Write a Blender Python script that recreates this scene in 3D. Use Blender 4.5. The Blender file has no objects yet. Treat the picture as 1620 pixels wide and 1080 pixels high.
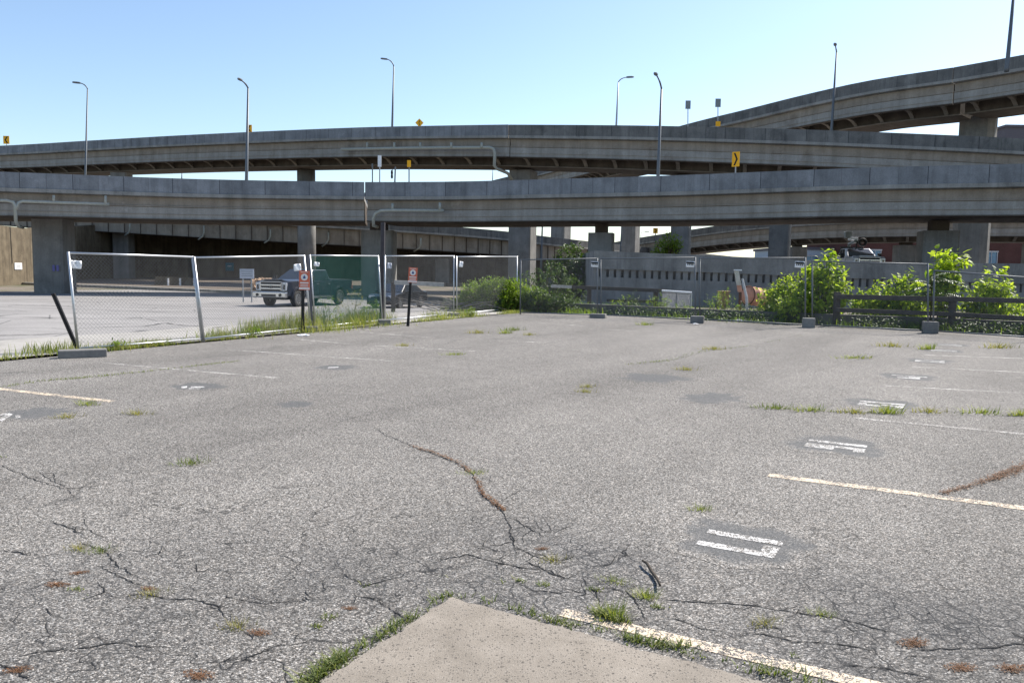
import bpy, bmesh, math, random
from mathutils import Vector, Matrix
random.seed(7)
R = math.radians
S = bpy.context.scene
COL = S.collection

# ---------------------------------------------------------------- camera
FPX, HOR, ROLL, EYE = 1250.0, 428.0, 0.014, 1.6
th = math.atan((540 - HOR) / FPX)
_f = Vector((0, math.cos(th), -math.sin(th)))
_u0 = Vector((0, math.sin(th), math.cos(th)))
_r0 = Vector((1, 0, 0))
_r = _r0 * math.cos(ROLL) + _u0 * math.sin(ROLL)
_u = _u0 * math.cos(ROLL) - _r0 * math.sin(ROLL)
CAM = Vector((0, 0, EYE))
cd = bpy.data.cameras.new('camera')
cd.sensor_width = 36; cd.lens = FPX / 1620 * 36
cd.clip_start = 0.05; cd.clip_end = 6000
cam = bpy.data.objects.new('camera', cd); COL.objects.link(cam)
m = Matrix((_r, _u, -_f)).transposed().to_4x4(); m.translation = CAM
cam.matrix_world = m
S.camera = cam

# ---------------------------------------------------------------- light
SUN_AZ, SUN_EL = R(52), R(45)
w = bpy.data.worlds.new('World'); S.world = w; w.use_nodes = True
wn = w.node_tree
bg = wn.nodes['Background']
sky = wn.nodes.new('ShaderNodeTexSky'); sky.sky_type = 'NISHITA'; sky.sun_disc = False
sky.sun_elevation = SUN_EL; sky.sun_rotation = SUN_AZ
sky.air_density = 1.0; sky.dust_density = 0.7; sky.ozone_density = 1.8; sky.altitude = 100
wn.links.new(sky.outputs[0], bg.inputs[0]); bg.inputs[1].default_value = 0.12
to_sun = Vector((math.sin(SUN_AZ) * math.cos(SUN_EL), math.cos(SUN_AZ) * math.cos(SUN_EL), math.sin(SUN_EL)))
ld = bpy.data.lights.new('sun', 'SUN'); ld.energy = 5.0; ld.angle = R(0.5); ld.color = (1, .94, .86)
sun = bpy.data.objects.new('sun', ld); COL.objects.link(sun)
sun.rotation_mode = 'QUATERNION'; sun.rotation_quaternion = to_sun.to_track_quat('Z', 'Y')
sun.location = (0, 0, 60)
S.view_settings.view_transform = 'Standard'; S.view_settings.look = 'None'
S.view_settings.exposure = 0.76; S.view_settings.gamma = 1.0
S.view_settings.use_curve_mapping = False

# ---------------------------------------------------------------- helpers
def ray(px, py): return _f * FPX + _r * (px - 810) + _u * (540 - py)
def at(px, py, d):
    v = ray(px, py); return CAM + v * (d / v.y)
def gp(px, py, z=0.0):
    v = ray(px, py); return CAM + v * ((z - EYE) / v.z)
def sstep(a, b, x):
    t = max(0, min(1, (x - a) / (b - a))); return t * t * (3 - 2 * t)
FA = Vector((-7.95, 14.45)); FD = Vector((.456, .89)).normalized(); FN = Vector((-FD.y, FD.x))
def zfun(x, y):
    v = Vector((x, y)) - FA; al = v.dot(FD); pe = v.dot(FN)
    z = -.45 * sstep(1, 14, pe) * sstep(2, 20, al)
    z -= .27 * sstep(4, 13, pe) * (1 - sstep(14, 19, pe)) * sstep(20, 31, al)
    return z
def gz(px, py):
    z = 0
    for i in range(8):
        p = gp(px, py, z); z = zfun(p.x, p.y)
    return gp(px, py, z)

class MB:
    def __init__(s): s.v = []; s.f = []; s.uv = []
    def add(s, vs, fs, uvs=None):
        n = len(s.v); s.v += [Vector(p) for p in vs]
        for k, f in enumerate(fs):
            s.f.append([n + i for i in f]); s.uv.append(uvs[k] if uvs else None)
        return s
    def box(s, c, size, M=None):
        x, y, z = [q / 2 for q in size]; c = Vector(c)
        vs = [Vector((a, b, d)) for a in (-x, x) for b in (-y, y) for d in (-z, z)]
        vs = [(M @ p if M else p) + c for p in vs]
        return s.add(vs, [(0, 1, 3, 2), (4, 6, 7, 5), (0, 4, 5, 1), (2, 3, 7, 6), (0, 2, 6, 4), (1, 5, 7, 3)])
    def hexa(s, p):   # bottom 4 then top 4
        return s.add(p, [(3, 2, 1, 0), (4, 5, 6, 7), (0, 1, 5, 4), (1, 2, 6, 5), (2, 3, 7, 6), (3, 0, 4, 7)])
    def tube(s, p0, p1, r0, r1=None, n=8, caps=True):
        return s.path([p0, p1], [r0, r0 if r1 is None else r1], n, caps)
    def path(s, pts, r, n=8, caps=True):
        pts = [Vector(p) for p in pts]
        if not isinstance(r, (list, tuple)): r = [r] * len(pts)
        rings = []; ref = None
        for i, p in enumerate(pts):
            t = (pts[min(i + 1, len(pts) - 1)] - pts[max(i - 1, 0)])
            if t.length < 1e-9: t = Vector((0, 0, 1))
            t.normalize()
            if ref is None:
                ref = Vector((0, 0, 1)) if abs(t.z) < .9 else Vector((1, 0, 0))
            a = t.cross(ref)
            if a.length < 1e-6: a = t.orthogonal()
            a.normalize(); b = a.cross(t)
            ref = b if b.length > 0 else ref
            rings.append([p + (a * math.cos(2 * math.pi * k / n) + b * math.sin(2 * math.pi * k / n)) * r[i] for k in range(n)])
        vs = [q for g in rings for q in g]; fs = []
        for i in range(len(pts) - 1):
            for k in range(n):
                k2 = (k + 1) % n; fs.append((i * n + k, i * n + k2, (i + 1) * n + k2, (i + 1) * n + k))
        if caps: fs += [tuple(range(n))[::-1], tuple((len(pts) - 1) * n + k for k in range(n))]
        return s.add(vs, fs)
    def prism(s, poly, o, ax, ay, ext):   # 2D polygon at o + ax*x + ay*y, extruded by ext
        n = len(poly); o = Vector(o); ax = Vector(ax); ay = Vector(ay); ext = Vector(ext)
        a = [o + ax * p[0] + ay * p[1] for p in poly]; b = [q + ext for q in a]
        fs = [tuple(range(n))[::-1], tuple(range(n, 2 * n))]
        fs += [(i, (i + 1) % n, n + (i + 1) % n, n + i) for i in range(n)]
        return s.add(a + b, fs)
    def lathe(s, prof, c, ax, n=24):   # prof: (radius, along)
        c = Vector(c); ax = Vector(ax).normalized(); a = ax.orthogonal().normalized(); b = ax.cross(a)
        vs = []; fs = []
        for r_, h in prof:
            for k in range(n):
                t = 2 * math.pi * k / n; vs.append(c + ax * h + (a * math.cos(t) + b * math.sin(t)) * r_)
        for i in range(len(prof) - 1):
            for k in range(n):
                k2 = (k + 1) % n; fs.append((i * n + k, i * n + k2, (i + 1) * n + k2, (i + 1) * n + k))
        return s.add(vs, fs)
    def build(s, name, mat, parent=None, base=None, smooth=False, bevel=0, fix=False):
        """vertices are in world space unless parent has rotation; parent chain locations are subtracted"""
        off = Vector((0, 0, 0)); p = parent
        while p: off += p.location; p = p.parent
        loc = Vector((0, 0, 0))
        if parent is None and s.v:
            if base is None:
                xs = [q.x for q in s.v]; ys = [q.y for q in s.v]; zs = [q.z for q in s.v]
                base = Vector(((min(xs) + max(xs)) / 2, (min(ys) + max(ys)) / 2, min(zs)))
            loc = Vector(base); off = loc
        if getattr(s, 'local', False): off = Vector((0, 0, 0))
        me = bpy.data.meshes.new(name)
        me.from_pydata([q - off for q in s.v], [], s.f)
        if any(s.uv):
            ul = me.uv_layers.new(name='UVMap'); k = 0
            for fi, f in enumerate(s.f):
                for j in range(len(f)):
                    ul.data[k].uv = s.uv[fi][j] if s.uv[fi] else (0, 0); k += 1
        if fix:
            bm = bmesh.new(); bm.from_mesh(me); bmesh.ops.recalc_face_normals(bm, faces=bm.faces); bm.to_mesh(me); bm.free()
        if smooth:
            for p_ in me.polygons: p_.use_smooth = True
        me.materials.append(mat)
        o = bpy.data.objects.new(name, me); COL.objects.link(o); o.location = loc
        if parent: o.parent = parent
        if bevel:
            b = o.modifiers.new('bevel', 'BEVEL'); b.width = bevel; b.segments = 2; b.limit_method = 'ANGLE'
        return o
def LMB():
    b = MB(); b.local = True; return b
def tag(o, label=None, cat=None, group=None, kind=None):
    if label: o['label'] = label
    if cat: o['category'] = cat
    if group: o['group'] = group
    if kind: o['kind'] = kind
    return o
def empty(name, loc, label, cat, group=None, rz=0):
    o = bpy.data.objects.new(name, None); COL.objects.link(o); o.location = loc; o.rotation_euler.z = rz
    o.empty_display_size = .2
    return tag(o, label, cat, group)

# ---------------------------------------------------------------- materials
class N:
    def __init__(s, name):
        s.m = bpy.data.materials.new(name); s.m.use_nodes = True; s.t = s.m.node_tree
        s.b = s.t.nodes['Principled BSDF']; s.out = s.t.nodes['Material Output']
    def n(s, typ, **kw):
        nd = s.t.nodes.new('ShaderNode' + typ)
        for k, v in kw.items(): setattr(nd, k, v)
        return nd
    def l(s, a, b): s.t.links.new(a, b)
    def inp(s, nd, i, v):
        if hasattr(v, 'is_output'): s.l(v, nd.inputs[i])
        else: nd.inputs[i].default_value = v
    def pos(s): return s.n('NewGeometry').outputs['Position']
    def uv(s): return s.n('TexCoord').outputs['UV']
    def noise(s, vec, scale, detail=4, rough=.55, dist=0):
        nd = s.n('TexNoise'); s.inp(nd, 'Vector', vec); nd.inputs['Scale'].default_value = scale
        nd.inputs['Detail'].default_value = detail; nd.inputs['Roughness'].default_value = rough
        nd.inputs['Distortion'].default_value = dist
        return nd.outputs['Fac']
    def voro(s, vec, scale, feature='F1', out='Distance'):
        nd = s.n('TexVoronoi', feature=feature); s.inp(nd, 'Vector', vec); nd.inputs['Scale'].default_value = scale
        return nd.outputs[out]
    def math(s, op, a, b=0, clamp=False):
        nd = s.n('Math', operation=op); nd.use_clamp = clamp; s.inp(nd, 0, a); s.inp(nd, 1, b); return nd.outputs[0]
    def ramp(s, fac, stops):
        nd = s.n('ValToRGB'); s.inp(nd, 0, fac); e = nd.color_ramp.elements
        while len(e) < len(stops): e.new(.5)
        for k, (p, c) in enumerate(stops):
            e[k].position = p; e[k].color = (*c, 1) if isinstance(c, (tuple, list)) else (c, c, c, 1)
        return nd.outputs[0]
    def mix(s, fac, a, b, mode='MIX'):
        nd = s.n('Mix', data_type='RGBA', blend_type=mode); s.inp(nd, 0, fac)
        for i, v in ((6, a), (7, b)):
            if hasattr(v, 'is_output'): s.l(v, nd.inputs[i])
            else: nd.inputs[i].default_value = (*v, 1) if len(v) == 3 else v
        return nd.outputs[2]
    def bump(s, h, strength=.4, dist=.02):
        nd = s.n('Bump'); nd.inputs['Strength'].default_value = strength; nd.inputs['Distance'].default_value = dist
        s.l(h, nd.inputs['Height']); s.l(nd.outputs[0], s.b.inputs['Normal'])
    def scl(s, vec, x, y, z):
        nd = s.n('VectorMath', operation='MULTIPLY'); s.l(vec, nd.inputs[0]); nd.inputs[1].default_value = (x, y, z); return nd.outputs[0]
    def fin(s, col, rough=.9, metal=0, spec=.3):
        s.inp(s.b, 'Base Color', col if hasattr(col, 'is_output') else (*col, 1)); s.inp(s.b, 'Roughness', rough)
        s.inp(s.b, 'Metallic', metal); s.b.inputs['Specular IOR Level'].default_value = spec
        return s.m
MATS = {}
def plain(name, col, rough=.7, metal=0, var=.25, scale=6, spec=.3, bump=0):
    if name in MATS: return MATS[name]
    q = N(name); p = q.n('TexCoord').outputs['Object']
    f = q.noise(p, scale, 5, .6)
    c = q.ramp(f, [(.25, [x * (1 - var) for x in col]), (.75, [min(1, x * (1 + var)) for x in col])])
    if bump: q.bump(q.noise(p, scale * 8, 3), bump, .01)
    MATS[name] = q.fin(c, rough, metal, spec); return MATS[name]

def asphalt_color(q):
    p = q.pos()
    warp = q.n('TexNoise'); q.l(p, warp.inputs['Vector']); warp.inputs['Scale'].default_value = 60; warp.inputs['Detail'].default_value = 1
    pw = q.n('VectorMath', operation='MULTIPLY_ADD'); q.l(warp.outputs['Color'], pw.inputs[0]); pw.inputs[1].default_value = (.008, .008, .008); q.l(p, pw.inputs[2])
    pw = pw.outputs[0]
    vc = q.n('TexVoronoi'); q.l(pw, vc.inputs['Vector']); vc.inputs['Scale'].default_value = 132
    sep = q.n('SeparateColor'); q.l(vc.outputs['Color'], sep.inputs[0])
    dist = vc.outputs['Distance']
    stone = q.ramp(sep.outputs[0], [(0, .04), (.25, .112), (.6, .212), (.84, .322), (1, .54)])
    tint = q.mix(sep.outputs[1], (1.02, .992, .935), (1.095, .985, .855))
    stone = q.mix(1, stone, tint, 'MULTIPLY')
    gap = q.ramp(dist, [(.42, 1.0), (.75, .42)])
    c = q.mix(1, stone, gap, 'MULTIPLY')
    fine = q.noise(p, 420, 2, .6)
    c = q.mix(1, c, q.ramp(fine, [(.3, .75), (.7, 1.25)]), 'MULTIPLY')
    # large patches of wear
    big = q.noise(q.scl(p, 1, .45, 1), .35, 5, .6)
    mid = q.noise(p, 2.2, 5, .65)
    c = q.mix(1, c, q.ramp(big, [(.3, .88), (.5, 1.0), (.7, 1.10)]), 'MULTIPLY')
    c = q.mix(1, c, q.ramp(mid, [(.25, .90), (.5, 1.0), (.75, 1.08)]), 'MULTIPLY')
    # tyre polished lanes running along the bays, and grime between them
    rot = q.n('VectorRotate', rotation_type='Z_AXIS'); q.l(p, rot.inputs['Vector']); rot.inputs['Angle'].default_value = R(34)
    lane = q.noise(q.scl(rot.outputs[0], 1.0, .10, 1), .55, 3, .5)
    c = q.mix(1, c, q.ramp(lane, [(.36, .84), (.5, 1.0), (.64, 1.10)]), 'MULTIPLY')
    spot = q.noise(p, 1.7, 2, .4)
    c = q.mix(q.ramp(spot, [(.70, 0.0), (.78, .45)]), c, (.06, .058, .056))
    # oil and tar darkening in a few spots
    oil = q.noise(q.scl(p, 1, .6, 1), .9, 3, .5)
    c = q.mix(1, c, q.ramp(oil, [(.66, 1.0), (.78, .72)]), 'MULTIPLY')
    return c, dist, p
def asphalt(name, crack=False):
    q = N(name); c, dist, p = asphalt_color(q)
    h = q.math('MULTIPLY', dist, -1)
    if crack:
        wn_ = q.n('TexNoise'); q.l(p, wn_.inputs['Vector']); wn_.inputs['Scale'].default_value = 4.5; wn_.inputs['Detail'].default_value = 2.5
        pw = q.n('VectorMath', operation='MULTIPLY_ADD'); q.l(wn_.outputs['Color'], pw.inputs[0]); pw.inputs[1].default_value = (.16, .16, 0); q.l(p, pw.inputs[2])
        def region(cx, cy, r0, r1):
            d = q.n('VectorMath', operation='DISTANCE'); q.l(p, d.inputs[0]); d.inputs[1].default_value = (cx, cy, 0)
            mr = q.n('MapRange'); q.l(d.outputs['Value'], mr.inputs[0]); mr.inputs[1].default_value = r0; mr.inputs[2].default_value = r1
            mr.inputs[3].default_value = 1; mr.inputs[4].default_value = 0
            return mr.outputs[0]
        a = gp(850, 905); b = gp(1480, 1015); d_ = gp(120, 960); e_ = gp(500, 930)
        reg = q.math('MAXIMUM', q.math('MAXIMUM', region(a.x, a.y, .4, 1.15), region(b.x, b.y, .3, 1.5)),
                     q.math('MAXIMUM', q.math('MULTIPLY', region(d_.x, d_.y, .2, 1.6), .75), q.math('MULTIPLY', region(e_.x, e_.y, .2, .9), .75)))
        broke = q.noise(p, 1.3, 3, .6)
        reg = q.math('MULTIPLY', reg, q.ramp(broke, [(.35, .25), (.6, 1.0)]))
        for sc, wd in ((6, .024), (12, .028)):
            e = q.voro(pw.outputs[0], sc, 'DISTANCE_TO_EDGE')
            line = q.ramp(e, [(0, 1.0), (wd * 1.5, 0.0)])
            k = q.math('MULTIPLY', line, reg if sc < 8 else q.math('POWER', reg, 2.2))
            c = q.mix(k, c, (.012, .012, .012))
            h = q.math('SUBTRACT', h, q.math('MULTIPLY', k, 1.2))
        lw = q.n('VectorMath', operation='MULTIPLY_ADD'); q.l(wn_.outputs['Color'], lw.inputs[0]); lw.inputs[1].default_value = (.5, .5, 0); q.l(p, lw.inputs[2])
        near = q.math('MAXIMUM', region(-1.5, 3.2, 1.2, 4.2), region(2.2, 3.2, .8, 3.2))
        for sc, wd, of in ((1.1, .0065, .30), (2.3, .0085, .46)):
            e = q.voro(lw.outputs[0], sc, 'DISTANCE_TO_EDGE')
            gate = q.ramp(q.noise(p, .9 + of, 2, .5), [(of + .06, 0.0), (of + .16, 1.0)])
            k = q.math('MULTIPLY', q.math('MULTIPLY', q.ramp(e, [(0, 1.0), (wd, 0.0)]), near), gate)
            c = q.mix(k, c, (.012, .012, .012)); h = q.math('SUBTRACT', h, q.math('MULTIPLY', k, 1.2))
        c = q.mix(q.math('MULTIPLY', reg, .38), c, (.06, .062, .066))
    q.bump(h, .55, .006)
    return q.fin(c, .92, 0, .25)
def paint(name, col, keep, scale=30):
    q = N(name); c, dist, p = asphalt_color(q)
    w1 = q.noise(p, scale, 4, .65); w2 = q.noise(p, scale * .12, 3, .6)
    k = q.math('ADD', q.math('MULTIPLY', w1, .7), q.math('MULTIPLY', w2, .5))
    k = q.math('SUBTRACT', k, q.math('MULTIPLY', dist, .3))
    k = q.ramp(k, [(max(0, .62 - keep), 0.0), (max(.02, .70 - keep), 1.0)])
    pc = q.mix(1, col, q.ramp(q.noise(p, 80, 3), [(.3, .8), (.7, 1.05)]), 'MULTIPLY')
    c = q.mix(k, c, pc)
    q.bump(q.math('MULTIPLY', dist, -1), .4, .005)
    return q.fin(c, .85, 0, .3)
M_ASPH = asphalt('asphalt', True)
M_WHITE = paint('worn_white_paint', (.66, .645, .62), .21)
M_WHITE2 = paint('very_worn_white_paint', (.62, .59, .55), .16)
M_CREAM = paint('worn_cream_paint', (.74, .60, .44), .22)
M_PATCH = paint('dark_tar_patch', (.10, .105, .108), .20, 18)
def patchmat():
    q = N('worn_tar_square'); c, dist, p = asphalt_color(q)
    ln = q.n('VectorMath', operation='LENGTH'); q.l(q.uv(), ln.inputs[0])
    rr = q.math('POWER', ln.outputs['Value'], 5)
    w1 = q.noise(p, 22, 4, .65); w2 = q.noise(p, 3.5, 4, .6)
    k = q.math('ADD', q.math('MULTIPLY', w1, .5), q.math('MULTIPLY', w2, .6))
    k = q.math('SUBTRACT', k, q.math('MULTIPLY', rr, .55))
    k = q.ramp(k, [(.26, 0.0), (.50, .72)])
    c = q.mix(k, c, (.085, .088, .09)); q.bump(q.math('MULTIPLY', dist, -1), .4, .005)
    return q.fin(c, .9, 0, .25)
M_PATCH = patchmat()
M_SIDE = None
def _side():
    q = N('old_pale_asphalt'); p = q.pos()
    a = q.noise(p, 18, 5, .7); b = q.noise(q.scl(p, .5, 1, 1), .5, 6, .62); c_ = q.noise(p, .13, 4, .5)
    c = q.ramp(a, [(.25, (.20, .19, .18)), (.75, (.33, .315, .30))])
    c = q.mix(1, c, q.ramp(b, [(.3, .72), (.5, 1), (.7, 1.12)]), 'MULTIPLY')
    c = q.mix(1, c, q.ramp(c_, [(.35, .9), (.65, 1.08)]), 'MULTIPLY')
    e = q.voro(q.scl(p, .35, .35, 1), 1.0, 'DISTANCE_TO_EDGE')
    c = q.mix(q.ramp(e, [(0, .75), (.012, 0.0)]), c, (.05, .05, .05))
    q.bump(a, .3, .02); return q.fin(c, .95, 0, .2)
M_SIDE = _side()
def _ground():
    q = N('dirt_and_gravel'); p = q.pos()
    a = q.noise(p, 9, 6, .7); b = q.noise(p, .25, 5, .6)
    c = q.ramp(a, [(.25, (.12, .10, .085)), (.75, (.27, .235, .195))])
    c = q.mix(q.ramp(b, [(.48, 0.0), (.62, .8)]), c, (.07, .085, .035))
    q.bump(a, .5, .05); return q.fin(c, .97, 0, .1)
M_GROUND = _ground()
def slabmat():
    q = N('sidewalk_concrete'); p = q.pos()
    a = q.noise(p, 5, 6, .65)
    c = q.ramp(a, [(.25, (.215, .187, .152)), (.5, (.265, .232, .192)), (.75, (.31, .273, .228))])
    for sc, th_, lo, col_, mx in ((48, .80, .34, (.085, .075, .065), .8), (95, .55, .36, (.075, .068, .06), .85), (190, .55, .34, (.11, .10, .088), .7), (120, .85, .34, (.42, .39, .34), .6)):
        v = q.n('TexVoronoi'); q.l(p, v.inputs['Vector']); v.inputs['Scale'].default_value = sc
        sep = q.n('SeparateColor'); q.l(v.outputs['Color'], sep.inputs[0])
        k = q.math('MULTIPLY', q.math('GREATER_THAN', sep.outputs[0], th_), q.ramp(v.outputs['Distance'], [(lo * .7, mx), (lo, 0.0)]))
        c = q.mix(k, c, col_)
    st = q.noise(p, 1.8, 5, .6); c = q.mix(1, c, q.ramp(st, [(.3, .84), (.7, 1.1)]), 'MULTIPLY')
    pass
    c = q.mix(1, c, q.ramp(q.noise(p, 300, 2), [(.3, .8), (.7, 1.18)]), 'MULTIPLY')
    q.bump(q.noise(p, 130, 4, .7), .6, .006); return q.fin(c, .93, 0, .25)
M_SLAB = slabmat()
def concrete(name, lo, hi, streak=.35, joint=0, jw=.012, stain=(.05, .05, .05), useuv=True):
    q = N(name); p = q.pos(); u = q.uv() if useuv else p
    a = q.noise(p, .9, 6, .65); f = q.noise(p, 14, 4, .6)
    c = q.ramp(a, [(.28, lo), (.72, hi)])
    # vertical run-off streaks
    sv = q.scl(u, 1.1, .12, .12) if useuv else q.scl(p, 1.1, 1.1, .10)
    st = q.noise(sv, 2.2, 5, .7)
    c = q.mix(q.ramp(st, [(.52, 0.0), (.72, streak)]), c, stain)
    st2 = q.noise(sv, .9, 4, .6)
    c = q.mix(1, c, q.ramp(st2, [(.35, .82), (.65, 1.12)]), 'MULTIPLY')
    c = q.mix(1, c, q.ramp(f, [(.3, .88), (.7, 1.1)]), 'MULTIPLY')
    dr = q.noise(q.scl(u, 4.5, .22, .22) if useuv else q.scl(p, 4.5, 4.5, .16), 2.0, 4, .7)
    c = q.mix(q.ramp(dr, [(.60, 0.0), (.74, min(.6, streak * 1.1))]), c, stain)
    bl = q.noise(p, .35, 6, .7); c = q.mix(q.ramp(bl, [(.56, 0.0), (.66, .4)]), c, stain)
    lt = q.noise(p, .8, 5, .7); c = q.mix(q.ramp(lt, [(.64, 0.0), (.70, .35)]), c, tuple(min(1, x * 1.35) for x in hi))
    if joint:
        sx = q.n('SeparateXYZ'); q.l(u, sx.inputs[0])
        for j, s_ in ((joint, 1.0), (joint / 2.0, .35)):
            md = q.math('FRACT', q.math('DIVIDE', sx.outputs[0], j))
            ln = q.math('LESS_THAN', md, jw / j * 2)
            c = q.mix(q.math('MULTIPLY', ln, .75 * s_), c, (.03, .03, .035))
        # panel to panel tone
        pn = q.n('TexWhiteNoise', noise_dimensions='1D'); q.l(q.math('FLOOR', q.math('DIVIDE', sx.outputs[0], joint / 2)), pn.inputs['W'])
        c = q.mix(1, c, q.ramp(pn.outputs[0], [(0, .86), (1, 1.1)]), 'MULTIPLY')
    q.bump(f, .25, .02)
    return q.fin(c, .92, 0, .2)
M_PARA = concrete('parapet_concrete', (.17, .18, .193), (.275, .285, .30), .45, 3.1, .02, (.10, .10, .105))
M_PARA_D = concrete('stained_parapet_concrete', (.115, .117, .116), (.20, .197, .187), .75, 3.4, .02, (.055, .055, .055))
M_EDGE = concrete('deck_edge_concrete', (.22, .215, .20), (.33, .32, .30), .35, 0)
M_GIRD = concrete('painted_girder', (.245, .21, .17), (.325, .285, .24), .32, 0, stain=(.12, .085, .06))
M_GIRD_L = concrete('grey_girder_plate', (.255, .24, .215), (.34, .325, .30), .28, 0, stain=(.14, .11, .09))
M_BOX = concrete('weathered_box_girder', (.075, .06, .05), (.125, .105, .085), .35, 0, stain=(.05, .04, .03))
M_BRK = concrete('bracket_steel', (.165, .145, .12), (.23, .20, .17), .2, 0, useuv=False)
M_PIER = concrete('pier_concrete', (.17, .165, .155), (.265, .255, .24), .4, 0, stain=(.10, .095, .09), useuv=False)
M_WALL = concrete('retaining_wall_concrete', (.10, .08, .055), (.195, .16, .11), .75, 0, stain=(.055, .042, .03), useuv=False)
M_WALLF = concrete('barrier_wall_concrete', (.165, .163, .158), (.285, .28, .27), .6, 0, stain=(.075, .075, .075), useuv=False)
M_BLOCK = concrete('foot_concrete', (.15, .145, .14), (.27, .26, .24), .3, 0, useuv=False)
M_KERB = concrete('kerb_concrete', (.22, .21, .195), (.36, .34, .31), .6, 0, useuv=False)
M_PIPE = plain('painted_drain_pipe', (.36, .36, .31), .6, 0, .15)
M_GALV = plain('galvanised_steel', (.50, .51, .52), .42, .75, .12, 20, .5)
M_WIRE = plain('galvanised_wire', (.18, .185, .19), .55, .4, .1, 20, .4)
M_GREEN = plain('green_vinyl_wire', (.012, .10, .075), .3, 0, .15, 20, .5)
M_POLE = plain('lamp_pole_steel', (.13, .14, .15), .5, .4, .12, 8)
M_POLE_L = plain('pale_lamp_pole', (.33, .34, .35), .5, .4, .12, 8)
M_LHEAD = plain('lamp_head_grey', (.16, .165, .17), .5, .3, .1)
M_BLACK = plain('black_post_steel', (.016, .016, .017), .6, .1, .3, 14)
M_WOOD = plain('dark_weathered_timber', (.075, .066, .058), .9, 0, .4, 9, .2, .5)
M_WOODL = plain('sunlit_timber', (.34, .33, .31), .9, 0, .25, 9, .2, .4)  # pale copy of the timber, sunlight on the rail ends put into colour
M_YEL = plain('sign_yellow', (.80, .40, .01), .5, 0, .08)
M_SGBK = plain('sign_back_aluminium', (.21, .235, .24), .5, .4, .1)
M_INK = plain('sign_black', (.012, .012, .012), .6, 0, .1)
M_PAPER = plain('white_sheet', (.78, .79, .80), .7, 0, .08)
M_PAPERG = plain('faded_sheet', (.42, .44, .50), .7, 0, .12)
M_RED = plain('sign_orange_red', (.62, .155, .085), .55, 0, .12, 5)
M_SGWH = plain('sign_white', (.76, .72, .68), .55, 0, .06)
M_SGBL = plain('sign_blue', (.05, .09, .24), .55, 0, .1)
M_TEAL = plain('teal_sign', (.03, .13, .19), .6, 0, .1)
M_RUST = plain('rusty_steel', (.14, .065, .035), .85, .1, .45, 12)
M_CRACK = plain('dark_crack', (.018, .018, .018), .95, 0, .3, 30)  # flat dark colour of the crack ribbons

def leafmat(name, cols, trans=.45, rough=.5, hue=.0):
    q = N(name); g = q.n('NewGeometry')
    c = q.ramp(g.outputs['Random Per Island'], [(i / (len(cols) - 1), k) for i, k in enumerate(cols)])
    q.fin(c, rough, 0, .35)
    tr = q.n('BsdfTranslucent'); hs = q.mix(1, c, (1.25, 1.35, .55), 'MULTIPLY'); q.l(hs, tr.inputs[0])
    mx = q.n('MixShader'); mx.inputs[0].default_value = trans
    q.l(q.b.outputs[0], mx.inputs[1]); q.l(tr.outputs[0], mx.inputs[2]); q.l(mx.outputs[0], q.out.inputs[0])
    return q.m
L_BROAD = leafmat('broad_leaf', [(.06, .10, .018), (.19, .27, .03), (.33, .42, .05), (.47, .53, .08), (.14, .20, .025)], .55)  # darkest leaf tone stands in for the shade inside the weeds
L_DARK = leafmat('dark_leaf', [(.035, .065, .015), (.065, .105, .024), (.10, .15, .035)], .35)
L_FEATH = leafmat('feathery_leaf', [(.075, .13, .02), (.16, .235, .03), (.27, .34, .05)], .5)
L_GRASS = leafmat('grass_blade', [(.13, .17, .035), (.20, .245, .05), (.30, .31, .09), (.36, .32, .15)], .4, .6)
L_GRASS3 = leafmat('olive_grass_blade', [(.09, .125, .03), (.15, .19, .05), (.24, .24, .09)], .35, .6)
L_GRASS2 = leafmat('dry_grass_blade', [(.22, .20, .07), (.33, .28, .12), (.16, .19, .05)], .35, .7)
L_RUSTY = leafmat('red_brown_weed', [(.17, .085, .045), (.24, .12, .06), (.13, .08, .045)], .2, .8)
M_STEM = plain('plant_stem', (.12, .10, .05), .8, 0, .3)
M_TWIG = plain('grey_dead_twig', (.22, .20, .175), .9, 0, .3)
M_BARK = plain('bark', (.10, .08, .06), .95, 0, .35, 8)

# ================================================================ SETTING: ground
def grid(name, x0, x1, y0, y1, nx, ny, zf, mat, kind='structure', warpfn=None):
    b = MB(); vs = []; fs = []
    for j in range(ny + 1):
        for i in range(nx + 1):
            x = x0 + (x1 - x0) * i / nx; y = y0 + (y1 - y0) * j / ny
            if warpfn: x, y = warpfn(x, y)
            vs.append((x, y, zf(x, y)))
    for j in range(ny):
        for i in range(nx):
            a = j * (nx + 1) + i; fs.append((a, a + 1, a + nx + 2, a + nx + 1))
    b.add(vs, fs); o = b.build(name, mat, None, (0, 0, 0), smooth=True); tag(o, kind=kind); return o
def wf(x, y):   # stretch the outer part of the sheet to the horizon
    g = lambda t: t if abs(t) < 120 else math.copysign(120 + (abs(t) - 120) * 40, t)
    return g(x), g(y)
grid('ground', -180, 180, -140, 180, 90, 80, lambda x, y: zfun(x, y) - .07, M_GROUND, warpfn=wf)
side = grid('side_lot', -42, 36, 0.05, 46, 40, 30, lambda x, y: zfun(x, y) - .004, M_SIDE,
     warpfn=lambda a, p: (FA.x + FD.x * a + FN.x * p, FA.y + FD.y * a + FN.y * p))
def ground_poly(name, pts, z, mat, parent=None, thick=0):
    b = MB(); n = len(pts)
    b.add([(p[0], p[1], z) for p in pts], [tuple(range(n))])
    if thick:
        b.add([(p[0], p[1], z) for p in pts] + [(p[0], p[1], z - thick) for p in pts], [(i, n + i, n + (i + 1) % n, (i + 1) % n) for i in range(n)])
    return b.build(name, mat, parent, (0, 0, 0) if parent is None else None, fix=False)
def fp(al, pe): v = FA + FD * al + FN * pe; return (v.x, v.y)
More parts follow.
